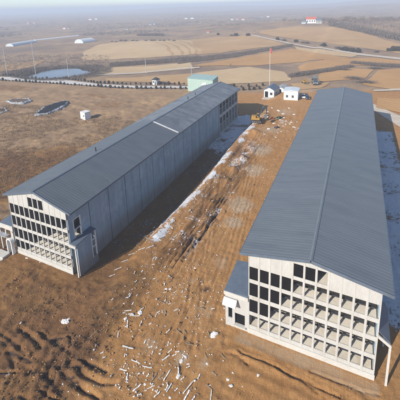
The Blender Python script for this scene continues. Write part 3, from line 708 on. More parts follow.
def annex_L(root, ww):
    x0, x1 = -ww - 3.6, -ww - .003; d = 6.5; zt = 5.2
    w = MB()
    w.box(x0, x1, 1.6, 1.8, 3.4, zt).box(x0, x0+.9, 1.6, 1.8, -1, 3.4).box(x1-1.1, x1, 1.6, 1.8, -1, 3.4).box(x0, x0+.2, 1.8, d, -1, zt).box(x0+.2, x1, d-.2, d, -1, zt)
    o = w.build('annex_wall', M['cream'], root)
    MB().box(x0+.92, x1-1.12, 1.72, 1.76, -1, 3.38).build('doorway', M['black'], o)
    MB().add([(x0-.2, -.1, zt), (x1, -.1, zt + .1), (x1, d+.1, zt + .9), (x0-.2, d+.1, zt + .6), (x0-.2, -.1, zt + .18), (x1, -.1, zt + .4), (x1, d+.1, zt + 1.2), (x0-.2, d+.1, zt + .8)],
             [(3, 2, 1, 0), (4, 5, 6, 7), (0, 1, 5, 4), (1, 2, 6, 5), (2, 3, 7, 6), (3, 0, 4, 7)]).build('annex_roof', M['slate'], root)
    MB().box(x0-.2, x1, -.2, -.103, zt - .65, zt + .3).build('fascia', M['cream_pale'], root)
    MB().box(x0-.3, x1-1.0, -1.1, -.203, 3.55, 3.7).build('awning', M['frost'], root)
    for x in (x0 + .1, x0 + 1.7): MB().box(x - .13, x + .13, -.35, -.09, -.9, 4.5).build('post', M['cream_pale'], root)
    # arched entrance beside the gable and its stoop
    pts = []
    for k in range(13):
        t = math.pi*k/12; pts.append((x1 - .75 - .72*math.cos(t), 2.5 + .7*math.sin(t)))
    arc = MB()
    for (a, b) in zip(pts[:-1], pts[1:]):
        ca, cz = x1 - .75, 2.5
        q = [a, b, (ca + (b[0]-ca)*.72, cz + (b[1]-cz)*.72), (ca + (a[0]-ca)*.72, cz + (a[1]-cz)*.72)]
        arc.prism(q, 'y', -.85, -.25)
    arc.box(x1-1.47, x1-1.27, -.85, -.25, -.9, 2.5).box(x1-.23, x1-.03, -.85, -.25, -.9, 2.5)
    arc.build('arch', M['white_paint'], root)
    MB().box(x0+.2, x1-.8, -2.4, -.9, -.9, .35).box(x0+.2, x1-.8, -3.0, -2.4, -.9, 0).build('stoop', M['cream_pale'], root)
    porch(root, ww, 5.9, -1.0, 1.4, 4.9, True)

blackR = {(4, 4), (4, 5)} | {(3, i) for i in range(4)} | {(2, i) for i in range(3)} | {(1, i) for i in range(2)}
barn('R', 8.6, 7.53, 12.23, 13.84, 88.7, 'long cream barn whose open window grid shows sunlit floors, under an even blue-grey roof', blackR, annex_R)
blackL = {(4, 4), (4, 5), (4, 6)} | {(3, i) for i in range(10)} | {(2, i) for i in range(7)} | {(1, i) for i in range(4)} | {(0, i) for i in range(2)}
barn('L', 8.07, 7.0, 12.0, 14.28, 87.9, 'long barn with grey panelled shaded side wall and a pale strip across its roof', blackL, annex_L)


# ------------------------------------------------------------------ vehicles and site things
def ground_empty(name, px, py, rz, label, cat, group=None, dz=0.):
    x, y = at(px, py); return empty(name, (x, y, tz(x, y) + dz), rz, label, cat, group)

# excavator, facing +X
e = ground_empty('excavator', 256.6, 124.2, R_(12), 'yellow tracked excavator with its arm raised beside the snowy end of the trench', 'excavator', dz=.05)
for sgn in (-1, 1):
    y0 = sgn*1.05; pr = []
    for k in range(9): t = math.pi/2 + math.pi*k/8; pr.append((-1.35 + .42*math.cos(t), .42 + .42*math.sin(t)))
    for k in range(9): t = -math.pi/2 + math.pi*k/8; pr.append((1.35 + .42*math.cos(t), .42 + .42*math.sin(t)))
    tr = MB().prism(pr, 'y', y0 - .3, y0 + .3)
    for k in range(12): tr.box(-1.55 + k*.27, -1.42 + k*.27, y0 - .31, y0 + .31, .835, .885)
    o = tr.build('track', M['rubber'], e)
    wh = MB()
    for k in range(5): wh.tube([(-1.3 + k*.65, y0 - .33, .4), (-1.3 + k*.65, y0 + .33, .4)], .24, 12)
    wh.build('track_roller', M['chrome'], o)
MB().box(-.9, .9, -.74, .74, .45, .9).tube([(0, 0, .9), (0, 0, 1.08)], .7, 20).build('undercarriage', M['dark_steel'], e)
hb = MB().bevbox(-1.9, 1.2, -1.25, 1.25, 1.1, 1.75, .12).bevbox(-1.85, -.15, -1.2, 1.2, 1.752, 2.35, .15); hb.build('house_body', M['yellow'], e)
MB().bevbox(-2.35, -1.92, -1.22, 1.22, 1.12, 2.2, .14).build('counterweight', M['dark_steel'], e)
cb = MB().prism([(-.05, 1.76), (1.25, 1.76), (1.32, 2.2), (1.05, 3.0), (.0, 3.0)], 'y', .25, 1.22).build('cab', M['yellow'], e)
gl = MB().prism([(.1, 2.15), (1.2, 2.15), (.98, 2.9), (.1, 2.9)], 'y', .23, .248).prism([(.1, 2.15), (1.2, 2.15), (.98, 2.9), (.1, 2.9)], 'y', 1.222, 1.24)
gl.add([(1.322, .33, 2.24), (1.322, 1.14, 2.24), (1.088, 1.14, 2.94), (1.088, .33, 2.94), (1.342, .33, 2.24), (1.342, 1.14, 2.24), (1.108, 1.14, 2.94), (1.108, .33, 2.94)], [(0, 1, 2, 3), (4, 5, 6, 7), (0, 1, 5, 4), (1, 2, 6, 5), (2, 3, 7, 6), (3, 0, 4, 7)])
gl.build('window', M['glass'], cb)
def arm(pts, w, name, mat):
    m = MB(); rings = []
    for i, (x, z, hgt) in enumerate(pts):
        p0 = Vector((pts[max(i-1, 0)][0], pts[max(i-1, 0)][1])); p1 = Vector((pts[min(i+1, len(pts)-1)][0], pts[min(i+1, len(pts)-1)][1]))
        d = (p1 - p0).normalized(); nn = Vector((-d.y, d.x))*hgt
        rings.append([(x + nn.x, -w, z + nn.y), (x + nn.x, w, z + nn.y), (x - nn.x, w, z - nn.y), (x - nn.x, -w, z - nn.y)])
    return m.loft(rings).build(name, mat, e)
arm([(.75, 1.9, .22), (1.2, 3.2, .34), (1.9, 4.9, .36), (3.3, 6.0, .20)], .2, 'boom', M['dark_steel'])
arm([(2.85, 6.35, .16), (3.4, 5.9, .3), (3.55, 4.2, .2), (3.35, 2.6, .14)], .16, 'stick', M['dark_steel'])
MB().tube([(1.15, -.32, 2.2), (1.8, -.32, 4.2)], .09).tube([(1.15, .32, 2.2), (1.8, .32, 4.2)], .09).tube([(2.0, 0, 5.6), (2.9, 0, 6.45)], .09).build('hydraulic_cylinder', M['chrome'], e)
bk = MB(); pr = [(3.5, 2.75), (3.05, 2.7), (2.75, 2.2), (2.75, 1.7), (3.1, 1.35), (3.65, 1.45)]
bk.prism(pr + [(3.6, 1.55), (3.12, 1.47), (2.87, 1.75), (2.87, 2.15), (3.12, 2.58), (3.45, 2.62)], 'y', -.5, .5).prism(pr, 'y', -.55, -.503).prism(pr, 'y', .503, .55)
for k in range(4): bk.box(3.66, 3.85, -.48 + k*.3, -.40 + k*.3, 1.42, 1.50)
bk.build('bucket', M['chrome'], e)

def wheel(parent, x, y, z, r, w, name='wheel'):
    o = MB().tube([(x - w/2, y, z), (x - w/2*.98, y, z), (x + w/2*.98, y, z), (x + w/2, y, z)], [r*.9, r, r, r*.9], 20).build(name, M['rubber'], parent, False)
    MB().tube([(x - w/2 - .02, y, z), (x + w/2 + .02, y, z)], r*.55, 14).build('rim', M['chrome'], o); return o

# dump truck, front towards -Y
t = ground_empty('dump_truck', 315.5, 85.8, R_(14), 'dark grey dump truck with raised bed on the dirt yard behind the cabins', 'truck')
MB().box(-.5, .5, -.2, 7.2, .75, 1.05).build('chassis', M['dark_steel'], t)
cb = MB().prism([(-.15, 1.0), (2.0, 1.0), (2.0, 3.0), (.25, 3.0), (-.1, 2.1)], 'x', -1.2, 1.2)
cb.v = [(v[0], v[1], v[2]) for v in cb.v]; cb = cb.build('cab', M['grey_truck'], t)
MB().add([(-1.05, -.095, 2.12), (1.05, -.095, 2.12), (1.05, .215, 2.9), (-1.05, .215, 2.9), (-1.05, -.125, 2.14), (1.05, -.125, 2.14), (1.05, .185, 2.92), (-1.05, .185, 2.92)], [(0, 1, 2, 3), (7, 6, 5, 4), (0, 1, 5, 4), (1, 2, 6, 5), (2, 3, 7, 6), (3, 0, 4, 7)]).build('windscreen', M['glass'], cb)
MB().box(-1.15, 1.15, -.3, -.155, .7, 1.15).build('bumper', M['dark_steel'], cb)
for sgn in (-1, 1): MB().box(sgn*.95 - .15, sgn*.95 + .15, -.22, -.16, 1.2, 1.4).build('headlight', M['white_paint'], cb)
bd = MB(); a = R_(24); ca, sa = math.cos(a), math.sin(a)
def bp(u, w): return (7.1 - u*ca - w*0 - w*sa*(-1)*0, 1.3 + u*sa + w*ca)
P4 = lambda u0, u1, w0, w1: [bp(u0, w0), bp(u1, w0), bp(u1, w1), bp(u0, w1)]
bd.prism(P4(0, 5, 0, .12), 'x', -1.25, 1.25).prism(P4(0, 5, .122, 1.7), 'x', -1.25, -1.13).prism(P4(0, 5, .122, 1.7), 'x', 1.13, 1.25).prism(P4(4.88, 5, .122, 1.7), 'x', -1.127, 1.127)
bd.build('dump_bed', M['grey_truck'], t)
MB().tube([(0, 2.6, 1.0), (0, 3.4, 2.7)], .1).build('hoist', M['chrome'], t)
for y in (.9, 5.0, 6.4):
    for sgn in (-1, 1): wheel(t, sgn*1.05, y, .52, .52, .36)

# small yellow loader
t = ground_empty('wheel_loader', 305.8, 84.2, R_(40), 'small yellow wheel loader standing beside the dark dump truck', 'loader')
MB().bevbox(-.7, .7, .6, 2.9, .7, 1.5, .12).build('body', M['yellow'], t)
cb = MB().prism([(-.1, 1.2), (1.2, 1.2), (1.2, 2.6), (.1, 2.6)], 'x', -.65, .65).build('cab', M['yellow'], t)
MB().box(-.67, -.653, .2, 1.05, 1.6, 2.4).box(.653, .67, .2, 1.05, 1.6, 2.4).build('window', M['glass'], cb)
MB().box(-.62, -.5, -1.3, .3, .75, .95).box(.5, .62, -1.3, .3, .75, .95).build('lift_arm', M['yellow'], t)
MB().prism([(-1.3, .15), (-2.1, .1), (-2.1, .16), (-1.45, .25), (-1.45, .95), (-1.3, .95)], 'x', -.95, .95).build('bucket', M['chrome'], t)
for y in (.0, 2.2):
    for sgn in (-1, 1): wheel(t, sgn*.85, y, .55, .55, .35)

def car(px, py, rz, paint, label):
    t = ground_empty('parked_car', px, py, rz, label, 'car')
    b = MB().loft([[(-.82, -2.1, .35), (.82, -2.1, .35), (.82, 2.1, .35), (-.82, 2.1, .35)], [(-.88, -2.2, .6), (.88, -2.2, .6), (.88, 2.2, .6), (-.88, 2.2, .6)], [(-.84, -2.1, .88), (.84, -2.1, .88), (.86, 2.15, .95), (-.86, 2.15, .95)]])
    b.build('body', paint, t)
    MB().loft([[(-.80, -1.1, .9), (.80, -1.1, .9), (.80, 1.9, .97), (-.80, 1.9, .97)], [(-.66, -.4, 1.42), (.66, -.4, 1.42), (.66, 1.45, 1.45), (-.66, 1.45, 1.45)]]).build('window', M['glass'], t)
    MB().box(-.64, .64, -.36, 1.42, 1.452, 1.50).build('roof', paint, t)
    for y in (-1.35, 1.35):
        for sgn in (-1, 1): wheel(t, sgn*.78, y, .32, .32, .22)
    for sgn in (-1, 1): MB().box(sgn*.6 - .16, sgn*.6 + .16, -2.23, -2.18, .62, .76).build('headlight', M['white_sheet'], t)
car(303.2, 97.6, R_(10), M['white_paint'], 'white car parked beside the white flat-roofed cabin')
car(307.2, 98.6, R_(18), M['car_blue'], 'dark navy car parked next to a white car')

# ------------------------------------------------------------------ small buildings
def gable_house(name, x, y, z, rz, w, d, h, rise, wall, roofm, label, cat, door=None, wins=(), ov=.3, group=None):
    t = empty(name, (x, y, z), rz, label, cat, group)
    wl = MB().prism([(0, -1), (w, -1), (w, h), (w/2, h + rise), (0, h)], 'y', 0, d).build('wall', wall, t)
    s = rise/(w/2); tk = .14
    MB().prism([(-ov, h - ov*s + .004), (w/2, h + rise + .004), (w + ov, h - ov*s + .004), (w + ov, h - ov*s + tk), (w/2, h + rise + tk), (-ov, h - ov*s + tk)], 'y', -ov, d + ov).build('roof', roofm, t)
    if door: MB().box(door[0], door[1], -.05, -.004, -.3, door[2]).build('door', M['black'], t)
    for (a, b, c, e) in wins:
        o = MB().box(a, b, -.03, -.004, c, e).build('window', M['glass'], t)
        MB().box(a-.08, b+.08, -.10, -.034, c-.1, c-.02).build('sill', M['white_paint'], o)
    return t
x, y = at(263.9, 97.0)
t = gable_house('site_cabin', x, y, tz(x, y), R_(-2), 4.9, 8.5, 3.7, 1.3, M['grey_pale'], M['slate'], 'grey-roofed site cabin with a dark doorway beside the flagpole', 'cabin', (.5, 2.0, 2.9), ((3.0, 4.1, 1.3, 2.5),))
MB().box(4.904, 4.94, 1.2, 2.4, 1.0, 2.2).box(4.904, 4.94, 3.6, 4.8, 1.0, 2.2).build('window', M['glass'], t)
x, y = at(283.6, 99.6)
t = empty('site_cabin', (x, y, tz(x, y)), R_(3), 'white flat-roofed site cabin with two small windows', 'cabin')
MB().box(0, 6.2, 0, 6.5, -1, 4.3).build('wall', M['white_paint'], t)
MB().prism([(-.25, 4.303), (6.45, 4.303), (6.45, 4.42), (3.1, 4.75), (-.25, 4.42)], 'y', -.25, 6.75).build('roof', M['foil'], t)
for a in (1.0, 3.5):
    o = MB().box(a, a + .95, -.03, -.004, 1.2, 2.3).build('window', M['partition'], t); MB().box(a-.08, a+1.03, -.10, -.034, 1.08, 1.17).build('sill', M['cream_pale'], o)
MB().box(6.204, 6.24, 1.2, 2.1, 0, 2.1).build('door', M['grey_render'], t)
x, y = at(277.6, 93.0)
t = gable_house('site_cabin', x, y, tz(x, y), R_(-2), 2.9, 7.5, 2.5, .45, M['white_paint'], M['frost'], 'narrow pale cabin squeezed behind the two larger site cabins', 'cabin', (.9, 1.8, 2.0))
# pads under the cabins
for (px, py, w, d) in ((261.5, 99, 8.5, 9),):
    x, y = at(px, py); o = MB().box(0, w, 0, d, -.8, .10).build('pavement', M['road'], None); o.location = (x, y, tz(x, y)); tag(o, kind='structure')
# mint building behind the left barn
x, y = at(188.0, 91.0)
t = empty('mint_shed', (x, y, tz(x, y)), R_(4), 'pale mint green shed behind the far end of the left barn', 'shed')
w = MB().prism([(0, -1), (14, -1), (14, 6.4), (0, 6.9)], 'y', 0, 9); w.build('wall', M['mint'], t)
MB().add([(-.2, -.25, 6.95), (14.2, -.25, 6.45), (14.2, 9.2, 6.9), (-.2, 9.2, 7.4), (-.2, -.25, 7.12), (14.2, -.25, 6.62), (14.2, 9.2, 7.07), (-.2, 9.2, 7.57)], [(3, 2, 1, 0), (4, 5, 6, 7), (0, 1, 5, 4), (1, 2, 6, 5), (2, 3, 7, 6), (3, 0, 4, 7)]).build('roof', M['mint_top'], t)
rb = MB()
for k in range(15): rb.box(.45 + k*.93, .53 + k*.93, -.05, -.004, -.5, 6.3)
rb.build('cladding_rib', M['mint_top'], t)
o = MB().prism([(-1.6, .0), (1.6, .35), (1.7, 1.6), (-1.3, 1.1)], 'y', 0, .06).build('white_sheet', M['white_sheet']); o.location = (x + 8.3, y - 1.1, tz(x + 8.3, y - 1.1) + 3.2); 
bpy.data.objects.remove(o)
MB().prism([(7.2, 3.5), (10.4, 4.0), (10.5, 5.1), (8.6, 4.9)], 'y', -.14, -.06).build('white_sheet', M['white_sheet'], t)
# guard kiosk
x, y = at(152.6, 84.6)
t = empty('guard_kiosk', (x, y, tz(x, y)), R_(-8), 'small pale guard kiosk with dark roof beside the shrub lined road', 'kiosk')
MB().box(0, 2.9, 0, 2.9, -.5, 2.9).build('wall', M['white_paint'], t)
MB().add([(-.5, -.5, 2.91), (3.4, -.5, 2.91), (3.4, 3.4, 2.91), (-.5, 3.4, 2.91), (1.2, 1.45, 4.3), (1.7, 1.45, 4.3)], [(3, 2, 1, 0), (0, 1, 5, 4), (1, 2, 5), (2, 3, 4, 5), (3, 0, 4)]).build('roof', M['dark_steel'], t)
MB().box(.3, 1.2, -.04, -.004, 1.1, 2.2).build('window', M['glass'], t); MB().box(1.6, 2.5, -.04, -.004, 0, 2.2).build('door', M['dark_steel'], t)
# white tank box on the scrub
x, y = at(80.9, 119.4)
t = empty('site_container', (x, y, tz(x, y) + .05), R_(-12), 'lone pale box container standing on the dry scrub', 'container')
MB().box(0, 3.1, 0, 2.7, -.4, 2.9).build('body', M['white_paint'], t)
MB().box(-.1, 3.2, -.1, 2.8, 2.903, 3.05).build('roof', M['white_sheet'], t)
MB().box(.3, 1.2, -.03, -.004, 0, 2.0).build('door', M['foil'], t)
o = MB().box(1.9, 2.6, -.03, -.004, 1.2, 1.9).build('window', M['partition'], t)

# pits lined with film
def lined_pit(poly, label, lname, rim):
    P = np.array([at(*p) for p in poly]); c = P.mean(0); n = 48
    seg = np.r_[P, P[:1]]; s = np.r_[0, np.cumsum(np.hypot(*np.diff(seg, axis=0).T))]; tt = np.linspace(0, s[-1], n, endpoint=False)
    Q = np.c_[np.interp(tt, s, seg[:, 0]), np.interp(tt, s, seg[:, 1])]
    Q = (Q + np.roll(Q, 1, 0) + np.roll(Q, -1, 0))/3
    z0 = float(terr(P[:, 0], P[:, 1]).max())
    e_ = empty('lined_pit', (c[0], c[1], z0 - .1), 0, label, 'pit')
    D = Q - c; nrm = D/np.hypot(*D.T)[:, None]
    ang = np.arctan2(D[:, 1], D[:, 0]); wob = (.62 + .55*np.cos(ang + .6) + .30*np.sin(tt*1.3) + .22*np.sin(tt*.63 + 2))[:, None].clip(.15)
    rings = []
    for k, (f, z) in enumerate(((rim*1.0, -1.2), (rim*.5, .35), (0., .55), (-rim*.35, .3), (-rim*.6, .12))):
        q = D + nrm*f*wob*(1 if k < 2 else .7); jz = z*(.55 + .45*wob[:, 0]) + .16*np.sin(tt*2.1 + k) + .1*np.sin(tt*5.3 + 2*k); rings.append([(float(a), float(b), float(cz)) for (a, b), cz in zip(q, np.broadcast_to(jz, n))])
    MB().loft(rings, False).build('film_rim', M['frost'], e_, False)
    q = D - nrm*rim*.35*wob*.7
    MB().add([(0, 0, .20)] + [(float(a), float(b), .22) for a, b in q], [(0, 1 + k, 1 + (k+1) % n) for k in range(n)]).build('liner', M[lname], e_)
lined_pit([(36, 116), (44, 108.5), (56, 103.8), (68, 101.3), (66, 105), (58, 110), (48, 114.5)], 'long dark pit with a frosty pale film rim across the scrub', 'pit_liner', 1.9)
lined_pit([(7, 101.8), (16, 99.8), (29, 99.8), (30, 102), (22, 104), (12, 103.6)], 'shallow dark pit rimmed with frost above the longer lined pits', 'hedge_soil', 1.5)
lined_pit([(-8, 113), (-4, 109), (5, 108.5), (6, 111), (0, 114)], 'black lined pit cut off by the left edge of the scrub', 'pit_liner', 1.6)

# ------------------------------------------------------------------ road shrubs
def leaf_ball(r, h, nleaf, seed, leaf=.16):
    g = np.random.default_rng(seed)
    d = g.normal(size=(nleaf, 3)); d /= np.linalg.norm(d, axis=1)[:, None]
    rad = (.60 + .42*g.random(nleaf)**.6)[:, None]*(1 + .25*np.sin(d[:, :1]*4 + seed))
    c = d*rad*np.array([r, r, h/2]) + np.array([0, 0, h*.55])
    a = g.normal(size=(nleaf, 3)); a /= np.linalg.norm(a, axis=1)[:, None]; b_ = np.cross(a, d); b_ /= np.linalg.norm(b_, axis=1)[:, None] + 1e-9
    L = (leaf*(.6 + .8*g.random(nleaf)))[:, None]
    v = np.concatenate([c - a*L, c + b_*L*.6, c + a*L, c - b_*L*.6], 1).reshape(-1, 3)
    return v, np.arange(nleaf*4).reshape(-1, 4)
def shrub_mesh(seed, r=.75, h=1.6):
    v, f = leaf_ball(r, h, 520, seed); o = raw_mesh('road_shrub', v, f, M['shrub'])
    return o
shr = [shrub_mesh(s) for s in (1, 2, 3)]
def polyline(pts, step, jit=.15):
    P = np.array([at(*p) for p in pts]); s = np.r_[0, np.cumsum(np.hypot(*np.diff(P, axis=0).T))]
    t = np.arange(0, s[-1], step); t = t + RNG.normal(size=len(t))*jit
    return np.c_[np.interp(t, s, P[:, 0]), np.interp(t, s, P[:, 1])]
used = set()
def put_shrub(x, y, label, group):
    i = random.randrange(3)
    o = shr[i] if i not in used else shr[i].copy()
    if i in used: COL.objects.link(o)
    used.add(i)
    s = random.uniform(.55, 1.1)
    x += random.uniform(-.3, .3); y += random.uniform(-.3, .3)
    o.location = (x, y, tz(x, y) - .05); o.scale = (s, s, s*random.uniform(.9, 1.2)); o.rotation_euler = (0, 0, random.uniform(0, 6))
    tag(o, label, 'shrub', group)
for x, y in polyline([(-6, 80.3), (0, 80.7), (50, 83.6), (100, 87.2), (130, 88.8), (186, 88.9)], 2.75):
    put_shrub(x, y, 'dark clipped shrub in the near row along the pale road', 'shrubs along the near side of the road')
for x, y in polyline([(-6, 75.2), (0, 75.6), (50, 79.2), (100, 83.4), (130, 84.6), (186, 84.6)], 2.9):
    put_shrub(x, y, 'dark clipped shrub in the back row beyond the pale road', 'shrubs along the far side of the road')
for p in [(233.6, 87.2), (241.6, 87.6), (249, 86.8), (256.8, 86.6), (263, 85.8)]:
    put_shrub(*at(*p), 'dark clipped shrub in the back row left of the cabins', 'back row shrubs left of the cabins')
for p in [(238, 90.6), (243.4, 90.2), (249.6, 90), (254.2, 89.8), (259.5, 89.2)]:
    put_shrub(*at(*p), 'dark clipped shrub in the near row left of the cabins', 'near row shrubs left of the cabins')

# ------------------------------------------------------------------ poles and the flag
def pole(px, py, topy, r, label, arms=True):
    x, y = at(px, py); h = (py - topy)/ppm(x, y)
    t = empty('utility_pole', (x, y, tz(x, y)), R_(20), label, 'pole')
    MB().tube([(0, 0, -.5), (0, 0, h)], [r, r*.6], 8).build('shaft', M['pole'], t)
    if arms:
        MB().box(-1.1, 1.1, -.06, .06, h - .9, h - .75).box(-.8, .8, -.06, .06, h - 1.9, h - 1.77).build('crossarm', M['dark_steel'], t)
pole(36, 75.5, 33, .22, 'tall thin pole standing by the left end of the pond')
pole(69, 79, 58, .2, 'thin pole standing before the right end of the pond')
pole(7.5, 76, 46, .2, 'thin pole by the road near the left edge')
pole(146.2, 73.5, 57.5, .22, 'dark pole above the tan path beyond the kiosk')
pole(192.0, 88, 62, .16, 'thin pale pole standing by the mint shed', False)
x, y = at(269.6, 86); h = (86 - 47.5)/ppm(x, y)
t = empty('flagpole', (x, y, tz(x, y)), 0, 'tall white flagpole with a red flag behind the cabins', 'flagpole')
MB().tube([(0, 0, -.3), (0, 0, h)], [.14, .07], 8).build('shaft', M['white_sheet'], t)
fl = MB()
for k in range(6): pass
xs_ = [k*.16 for k in range(7)]
fl.loft([[(u + .08, .10*math.sin(u*4), h - 2.6 - u*.9), (u + .08, .10*math.sin(u*4) + .03, h - 2.6 - u*.9), (u + .08, .10*math.sin(u*4) + .03, h - .2 - u*.5), (u + .08, .10*math.sin(u*4), h - .2 - u*.5)] for u in xs_]).build('flag', M['red_flag'], t)

# ------------------------------------------------------------------ far buildings
def tunnel(p0, p1, px_h, mat, label, name='greenhouse'):
    a = np.array(at(*p0)); b = np.array(at(*p1)); L = float(np.hypot(*(b - a))); k = ppm(*((a + b)/2)); hh = px_h/k
    t = empty(name, (a[0], a[1], min(tz(*a), tz(*b)) - .3), math.atan2(b[1]-a[1], b[0]-a[0]), label, 'greenhouse')
    w = hh*1.5; ring = lambda x: [(x, -w*math.cos(math.pi*i/12), hh*math.sin(math.pi*i/12)) for i in range(13)]
    MB().loft([ring(x) for x in np.linspace(0, L, 12)], True).build('film_cover', mat, t, False)
    hp = MB()
    for x in np.linspace(0, L, 9): hp.tube([(x, -(w+.05)*math.cos(math.pi*i/8), (hh+.05)*math.sin(math.pi*i/8)) for i in range(9)], .12, 5)
    hp.build('hoop', M['grey_render'], t)
tunnel((9.5, 46.5), (33, 42.5), 3.0, M['foil'], 'grey film greenhouse tunnel on the hazy plain at the left')
tunnel((34.5, 40.6), (78, 36.2), 1.4, M['white_sheet'], 'long white film greenhouse stretching across the hazy plain')
tunnel((79, 43.2), (91, 41.6), 4.2, M['foil'], 'short tall grey greenhouse at the end of the long white one')
def far_house(px, py, wpx, hpx, wall, roofm, label, rz=0, group=None):
    x, y = at(px, py); k = ppm(x, y); w = wpx/k; h = hpx/k*.62
    t = gable_house('farm_house', x - w/2, y, tz(x, y), rz, w, w*.7, h, h*.5, wall, roofm, label, 'house', (w*.42, w*.55, h*.6), ((w*.12, w*.3, h*.35, h*.75), (w*.7, w*.88, h*.35, h*.75)), w*.05, group)
def far_house_side(px, py, wpx, hpx, wall, roofm, label):
    x, y = at(px, py); k = ppm(x, y); w = wpx/k; h = hpx/k*.6; d = w*.5
    t = empty('farm_house', (x - w/2, y, tz(x, y)), R_(8), label, 'house')
    MB().prism([(0, -1), (d, -1), (d, h), (d/2, h*1.5), (0, h)], 'x', 0, w).build('wall', wall, t)
    MB().prism([(-.4, h*.95), (d/2, h*1.5 + .01), (d + .4, h*.95), (d + .4, h*.95 + .3), (d/2, h*1.5 + .35), (-.4, h*.95 + .3)], 'x', -.4, w + .4).build('roof', roofm, t)
    for k_ in range(4): MB().box(w*(.1 + .23*k_), w*(.2 + .23*k_), -.06, -.005, h*.35, h*.75).build('window', M['glass'], t)
far_house_side(311, 23.4, 9.5, 6.8, M['white_paint'], M['red_roof'], 'white farm house with red roof on the crest of the hill')
far_house_side(319, 23.6, 6, 5.4, M['grey_render'], M['slate'], 'grey farm building beside the red roofed house on the hill')
far_house_side(303.6, 23.8, 4, 3.6, M['foil'], M['slate'], 'low grey outbuilding left of the red roofed house')
far_house_side(338, 24.6, 3, 2.4, M['white_paint'], M['foil'], 'small white hut among the bare hilltop trees')
VH = [(127, 30), (150, 25), (154, 24.6), (28, 24), (34, 23.6), (64, 29), (68, 28.6), (208, 33), (232, 20), (237, 19.8), (243, 20.2), (262, 17.5), (268, 17.2), (90, 20), (96, 19.6), (186, 19), (192, 18.8)]
for p in VH: far_house_side(p[0], p[1], random.uniform(2.2, 3.4), random.uniform(1.6, 2.2), M['white_paint'] if random.random() < .6 else M['grey_render'], M['slate'] if random.random() < .7 else M['red_roof'],
    'small pale house of a hazy village on the far plain')
for o in list(COL.objects):
    if o.get('label') == 'small pale house of a hazy village on the far plain': o['group'] = 'village houses on the far plain'

# ------------------------------------------------------------------ trees and brush
def bare_tree_arrays(seed, h=9., depth=4):
    g = random.Random(seed); V = []; Fc = []
    def limb(p, d, L, r, k):
        q = p + d*L
        a = d.orthogonal().normalized(); b = d.cross(a); i0 = len(V); n = 5 if k > 2 else 3
        for pt, rr in ((p, r), (q, r*.62)):
            for j in range(n):
                t = 2*math.pi*j/n; V.append(tuple(pt + (a*math.cos(t) + b*math.sin(t))*rr))
        for j in range(n): Fc.append((i0 + j, i0 + (j+1) % n, i0 + n + (j+1) % n, i0 + n + j))
        if k == 0: return
        for c in range(3 if k > 1 else 4):
            nd = (d + Vector((g.uniform(-1, 1), g.uniform(-1, 1), g.uniform(-.25, .7)))*.75).normalized()
            limb(p + d*L*g.uniform(.55, 1.), nd, L*g.uniform(.6, .85), r*.58, k - 1)
    limb(Vector((0, 0, -.3)), Vector((0, 0, 1)), h*.34, h*.022, depth)
    return np.array(V), np.array(Fc)
TV = [bare_tree_arrays(s) for s in (3, 8, 21, 34)]
protoT = []
def bare_tree(x, y, h, label, group, i=None):
    i = random.randrange(4) if i is None else i
    if not protoT:
        for k in range(4):
            v, f = TV[k]; low = v[:, 2] < 9*.30
            ft = low[f].all(1)
            meshes = []
            for nm, ff, mt in (('trunk', f[ft], M['bark']), ('crown', f[~ft], M['twig'])):
                me_o = raw_mesh(nm, v, ff, mt); meshes.append(me_o.data); bpy.data.objects.remove(me_o)
            protoT.append(meshes)
    e_ = empty('bare_tree', (x, y, tz(x, y)), random.uniform(0, 6), label, 'tree', group)
    for nm, me in zip(('trunk', 'crown'), protoT[i]):
        o = bpy.data.objects.new(nm, me); COL.objects.link(o); o.parent = e_
    s = h/9.; e_.scale = (s*random.uniform(.7, 1), s*random.uniform(.7, 1), s)
for k in range(26):
    px = 322 + 3.1*k + random.uniform(-1, 1); py = 24.2 + max(0, px - 345)*.14 + random.uniform(0, 1.2)
    x, y = at(px, py); bare_tree(x, y, random.uniform(6, 9.5)/ppm(x, y), 'bare leafless tree in the grove right of the hilltop house', 'bare trees of the hilltop grove')
x, y = at(283.6, 25); bare_tree(x, y, 10/ppm(x, y), 'tall bare tree standing alone left of the hilltop house', None)
x, y = at(231, 68); bare_tree(x, y, 6/ppm(x, y), 'lone small bare tree between the ochre fields', None)
x, y = at(156, 60); bare_tree(x, y, 4.5/ppm(x, y), 'small bare tree on the dark verge below the striped pale field', None)
for p in [(7, 72), (18, 70), (28, 66), (100, 66), (106, 68)]:
    pass
bm_ = []
for s in (11, 12, 13):
    v, f = leaf_ball(1.5, 2.4, 900, s, .2)
    if s == 12:
        g = np.random.default_rng(3); n_ = 700; st = np.c_[g.normal(size=n_)*.75, g.normal(size=n_)*.75, g.random(n_)*1.1]; dr = np.c_[g.normal(size=n_)*.6 + st[:, 0]*.5, g.normal(size=n_)*.6 + st[:, 1]*.5, .3 + g.random(n_)]
        dr /= np.linalg.norm(dr, axis=1)[:, None]; a_ = np.cross(dr, g.normal(size=(n_, 3))); a_ /= np.linalg.norm(a_, axis=1)[:, None]; L_ = (.4 + .9*g.random(n_))[:, None]
        v = np.stack([st - a_*.045, st + a_*.045, st + dr*L_], 1).reshape(-1, 3); f = np.arange(n_*3).reshape(-1, 3)
    o = raw_mesh('bush', v, f, M['twig'] if s == 12 else M['shrub']); bm_.append(o.data); bpy.data.objects.remove(o)
BP = [(218, 35.2), (231.6, 36), (236, 36), (248, 36), (277.5, 40), (284, 41), (296, 42.3), (303, 43.2), (307, 43.5), (321.6, 45.6), (324, 46.3), (338, 48.7), (342, 50.2), (345.5, 50.8), (352, 51.8), (358, 52.6), (376.6, 52.4),
      (389, 51.2), (392, 51.2), (395, 51), (399, 51.2)]
